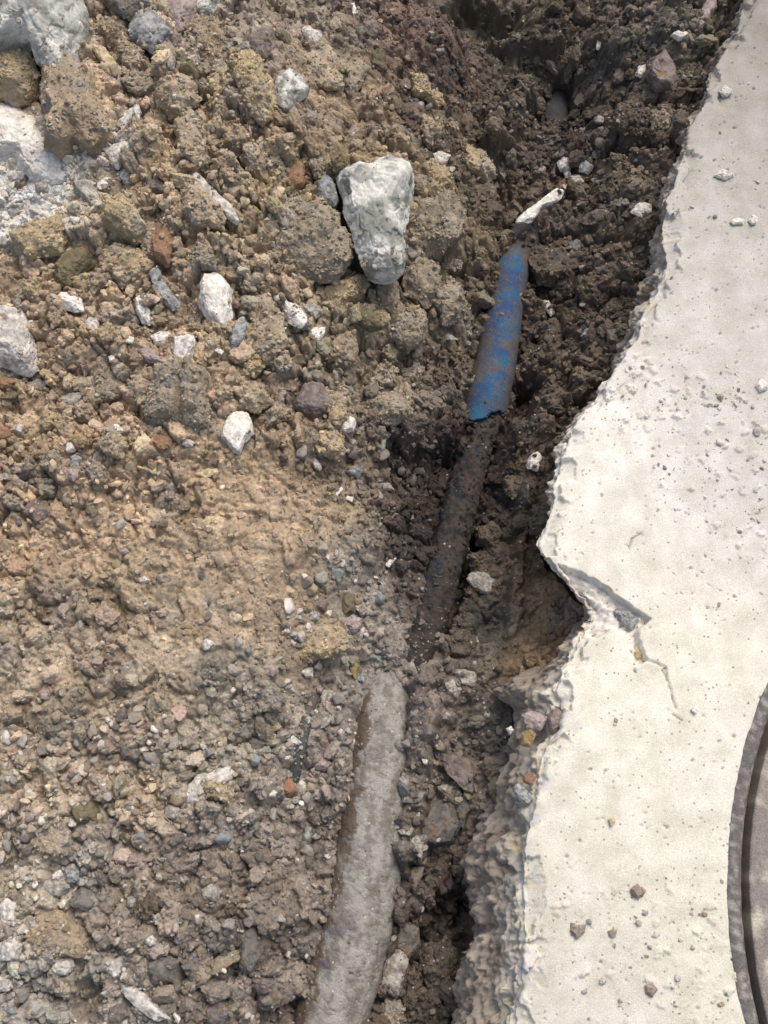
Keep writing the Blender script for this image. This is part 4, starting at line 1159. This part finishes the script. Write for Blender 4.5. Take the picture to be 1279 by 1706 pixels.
ZB = Grid(field(gx, gy, zx, zy, ZP[:, 2], .025)[..., 0], -.6, -.7, .005)

# further clods and stones of the heap, spread between the traced ones
def extra(n, kind, pals, rmin, rmax, box, words, seed, th, minr):
    rs = np.random.RandomState(seed); k = 0; tries = 0; out = []
    pp = [to_px(p[0], p[1], p[3]) + (p[2]/PXM,) for p in placed]
    while k < n and tries < 6000:
        tries += 1
        px, py = rs.uniform(box[0], box[2]), rs.uniform(box[1], box[3])
        r = rmin*(rmax/rmin)**(rs.uniform()**1.5)
        x_, y_, _ = zbase(px, py)
        if float(RB(np.array(x_), np.array(y_))) < minr or px > 800-.25*max(0, py-300): continue
        if any(math.hypot(px-a, py-b) < .8*(r+c) for a, b, c in pp): continue
        if kind == 'stone' and rs.uniform() > 1.3*float(ZB(np.array(x_), np.array(y_)))+.1: continue
        pp.append((px, py, r)); k += 1
        m = rs.randint(6, 9); a0 = rs.uniform(0, 6.28); st_ = rs.uniform(.6, 1); ra = rs.uniform(0, 3.14)
        pts = []
        for q in range(m):
            t = a0+(q+rs.uniform(-.3, .3))*2*math.pi/m; rr = r*rs.uniform(.78, 1.22)
            u_, v_ = rr*math.cos(t), rr*math.sin(t)*st_
            pts.append("%.1f,%.1f" % (px+u_*math.cos(ra)-v_*math.sin(ra), py+u_*math.sin(ra)+v_*math.cos(ra)))
        pal = pals[rs.randint(len(pals))]
        out.append("%s|%s|%.2f|%s @|%s" % (kind, pal[0], th*rs.uniform(.85, 1.25), pal[1]+" "+words[rs.randint(len(words))], " ".join(pts)))
    return "\n".join(out)
first_table = TABLE
TABLE = extra(34, 'soil_clod', [('tan', 'light tan'), ('tan2', 'yellowish tan'), ('brown', 'mid brown'), ('gbrown', 'greyish brown')], 15, 34, (0, 10, 800, 860),
              ['broken clod', 'crumbly clod with ragged sides', 'angular clod', 'lumpy clod'], 71, .85, .72)
N0 = 500
add_stones()
TABLE = extra(44, 'stone', [('pale', 'pale'), ('grey', 'light grey'), ('white', 'whitish'), ('pink', 'faintly pinkish'), ('mid', 'brownish grey')], 7, 15, (0, 0, 700, 1690),
              ['angular stone', 'small stone', 'broken stone', 'blunt stone'], 72, .7, .2)
N0 = 800
add_stones()

# ------------------------------------------------------------------ stones embedded in the slab (parts of the slab)
EMB = """embedded_stone|blue|.5|smooth blue grey stone|1018,1022 1030,1010 1046,1014 1062,1025 1072,1034 1052,1050 1034,1042
embedded_stone|cream|.5|tan stone|1054,1078 1064,1070 1074,1084 1070,1100 1060,1096
embedded_stone|pink|.6|pinkish white lump|868,1192 885,1182 905,1184 912,1200 900,1218 878,1212
embedded_stone|mauve|.6|purplish rounded lump|908,1188 928,1180 940,1184 936,1208 922,1228 910,1214
embedded_stone|yell|.5|yellow stone|866,1222 884,1212 894,1224 884,1246 868,1242
embedded_stone|brick|.4|orange stone|868,1290 884,1284 894,1292 888,1308 872,1306
embedded_stone|blue|.45|blue grey wedge|848,1308 862,1302 884,1318 892,1334 876,1342 858,1334
embedded_stone|pale|.5|pale pebble|842,1214 852,1208 858,1216 850,1224"""
for n, line in enumerate(EMB.split("\n")):
    kind, pal, th, label, pts = line.split("|")
    P = [tuple(float(v) for v in p.split(",")) for p in pts.split()]
    zt = -.006 if n < 2 else -.004
    xs, ys_ = at([p[0] for p in P], [p[1] for p in P], zt)
    c0 = (xs.mean(), ys_.mean())
    a = abs(sum(xs[i]*ys_[i-1]-xs[i-1]*ys_[i] for i in range(len(P))))/2
    size = math.sqrt(a/math.pi)
    V, F, C3 = stone_mesh(outline_fn(list(zip(xs-c0[0], ys_-c0[1]))), size, size*float(th), pal, 3000+n, False, 5)
    V[:, :2] += c0
    V[:, 2] += zt-.001
    org = np.array([c0[0], c0[1], V[:, 2].min()])
    o = link(kind, make_mesh(kind, V-org, F, C3, True, M_ROCK), slab, org)
    o["label"] = label

# ------------------------------------------------------------------ loose crumbs and gravel (uncountable): real little faceted pieces
def grit(name, n, kind, smin, smax, power, mat, seed, zone=None, sink=.25, level=None, sub=1):
    rs = np.random.RandomState(seed)
    V0, F0 = ico(sub)
    shapes = []
    for k in range(24):
        v = V0.copy()
        for _ in range(9 if kind != 'crumb' else 5):
            nn = rs.normal(size=3); nn /= np.linalg.norm(nn)
            e = np.maximum(0, v@nn-rs.uniform(.45, .85)); v = v-e[:, None]*nn
        if sub == 1: v = v*(1+.12*rs.normal(size=(len(v), 1)))
        else:
            q = v+rs.uniform(-40, 40, 3)
            v = v*(1+.34*fbm3(q/.9, 3, k)+.34*(.6-worley3(q/.5, k+50)[0])+.16*(.6-worley3(q/.2, k+60)[0])*(sub > 2)+.10*fbm3(q/.15, 2, k+9))[:, None]
        v = v*np.array([1, rs.uniform(.6, 1), rs.uniform(.45, .8)])
        shapes.append(v)
    shapes = np.array(shapes)
    x = rs.uniform(-.44, .44, max(n, 4000)*14); y = rs.uniform(-.47, .64, max(n, 4000)*14)
    if zone is not None:
        keep = rs.uniform(size=len(x)) < zone(x, y)
        x, y = x[keep], y[keep]
    x, y = x[:n], y[:n]; n = len(x)
    s = smin*(1-rs.uniform(size=n)*(1-(smin/smax)**power))**(-1/power)
    if level is None:
        ii = ((x-HT.x0)/HT.st+.5).astype(int).clip(0, HT.a.shape[1]-1); jj = ((y-HT.y0)/HT.st+.5).astype(int).clip(0, HT.a.shape[0]-1)
        z = np.minimum(HT.a[jj, ii], HS(x, y)+.06); base = CT.a[jj, ii]; kp = KEEP.a[jj, ii]
        ok = (x < np.interp(y, EY, EX)+.012) & (rs.uniform(size=n) < kp) & ((kp > .99) | (s < .0032))
        x, y, z, s, base = x[ok], y[ok], z[ok], s[ok], base[ok]; n = len(x)
    else:
        z = np.full(n, level)+.0011*fbm2(x/.045, y/.045, 3, 231); base = np.tile([.5, .46, .4], (n, 1))
    # rotations
    q = rs.normal(size=(n, 4)); q /= np.linalg.norm(q, axis=1, keepdims=True)
    if kind != 'crumb': q[:, 1:3] *= .35; q /= np.linalg.norm(q, axis=1, keepdims=True)
    w, a, b, c = q.T
    Rm = np.stack([1-2*(b*b+c*c), 2*(a*b-c*w), 2*(a*c+b*w), 2*(a*b+c*w), 1-2*(a*a+c*c), 2*(b*c-a*w), 2*(a*c-b*w), 2*(b*c+a*w), 1-2*(a*a+b*b)], -1).reshape(n, 3, 3)
    sh = shapes[rs.randint(0, 24, n)]
    V = np.einsum('nij,nkj->nki', Rm, sh)*s[:, None, None]
    V += np.stack([x, y, z+s*(.5-sink)], -1)[:, None, :]
    F = (F0[None]+(np.arange(n)*len(V0))[:, None, None]).reshape(-1, 3)
    if kind == 'crumb':
        col = base*np.exp(rs.normal(size=(n, 1))*.22)*(1+rs.normal(size=(n, 3))*.03)
    else:
        pal = np.array([(168, 164, 158), (150, 144, 136), (196, 190, 182), (130, 126, 120), (150, 134, 112), (222, 216, 206), (140, 146, 146), (160, 146, 138), (120, 112, 104), (172, 156, 128)])
        pr = kind
        col = lin(pal[rs.choice(len(pal), n, p=pr)])*ALB*np.exp(rs.normal(size=(n, 1))*.12)
        lum = base.mean(1, keepdims=True)/.2
        col = col*(.40+.60*np.clip(lum, .25, 1.15))
        mudf = rs.uniform(0, .55, (n, 1)); col = col*(1-mudf)+base*mudf
    col = np.repeat(col, len(V0), 0)
    if sub > 1: col = col*1.03
    me = make_mesh(name, V.reshape(-1, 3), F, np.clip(col, .01, .8), sub > 1, mat)
    o = tag(link(name, me), kind="stuff")
    return o

def crumbz(x, y): return np.clip(.25+.75*RB(x, y), 0, 1)*np.clip(1+1.2*perlin2(x/.02, y/.02, 501), .2, 1)
def gravz(x, y): return np.clip(ZB(x, y), 0, 1)*np.clip(.6+1.6*perlin2(x/.025, y/.025, 503), .05, 1)
grit("soil_crumbs", 42000, 'crumb', .0008, .0062, 1.9, M_CRUMB, 601, crumbz, .35)
def ductz(x, y):
    k = KEEP(x, y)
    return np.where((k < .9) & (k > .3), np.clip(.35+1.6*perlin2(x/.022, y/.022, 511), .05, 1), 0)
grit("soil_crumbs", 3600, 'crumb', .0007, .0032, 1.6, M_CRUMB, 619, ductz, .3)
def nugz(x, y): return np.clip(RB(x, y)-.35, 0, 1)*np.clip(.7+1.3*perlin2(x/.03, y/.03, 505), .05, 1)
grit("soil_crumbs", 9000, 'crumb', .0022, .0055, 1.8, M_CLOD, 611, nugz, .25, None, 2)
grit("soil_crumbs", 1300, 'crumb', .0055, .0125, 1.8, M_CLOD, 613, nugz, .36, None, 4)
grit("gravel", 9500, [.16, .18, .10, .14, .09, .05, .05, .1, .1, .03], .0010, .0062, 1.9, M_GRAV, 603, gravz, .30)
# white dusty fragments round the white lump
wx0, wy0, _ = zbase(50, 325)
def whitez(x, y): return np.exp(-((x-wx0)**2/(2*.032**2)+(y-wy0)**2/(2*.018**2)))
grit("gravel", 800, [.05, .0, .35, .0, .0, .55, .05, .0, .0, .0], .0012, .008, 1.1, M_GRAV, 605, whitez, .30)
def slabz(x, y):
    return (np.clip(rough_zone(x, y)-.1, 0, 1)**3*1.6+.02)*np.clip(.4+2*perlin2(x/.02, y/.02, 507), .02, 1)*(x > np.interp(y, EY, EX)+.006)*(np.hypot(x-MC[0], y-MC[1]) > MR+.002)
grit("grit", 750, [.10, .05, .30, .02, .05, .38, .05, .03, .0, .02], .0006, .0030, 2.0, M_GRAV, 607, slabz, .30, 0.0)
def pebz(x, y): return np.clip(ZB(x, y)-.45, 0, 1)*1.8*np.clip(.6+1.6*perlin2(x/.03, y/.03, 509), .05, 1)
grit("gravel", 1700, [.18, .14, .18, .08, .06, .12, .07, .1, .05, .02], .0022, .0078, 1.8, M_ROCK, 615, pebz, .34, None, 2)
grit("gravel", 2600, [.16, .10, .22, .08, .06, .18, .05, .1, .03, .02], .0009, .0032, 1.3, M_GRAV, 617, gravz, .30)
grit("grit", 80, [.10, .05, .30, .02, .05, .38, .05, .03, .0, .02], .0020, .0048, 1.6, M_GRAV, 609, slabz, .30, 0.0)
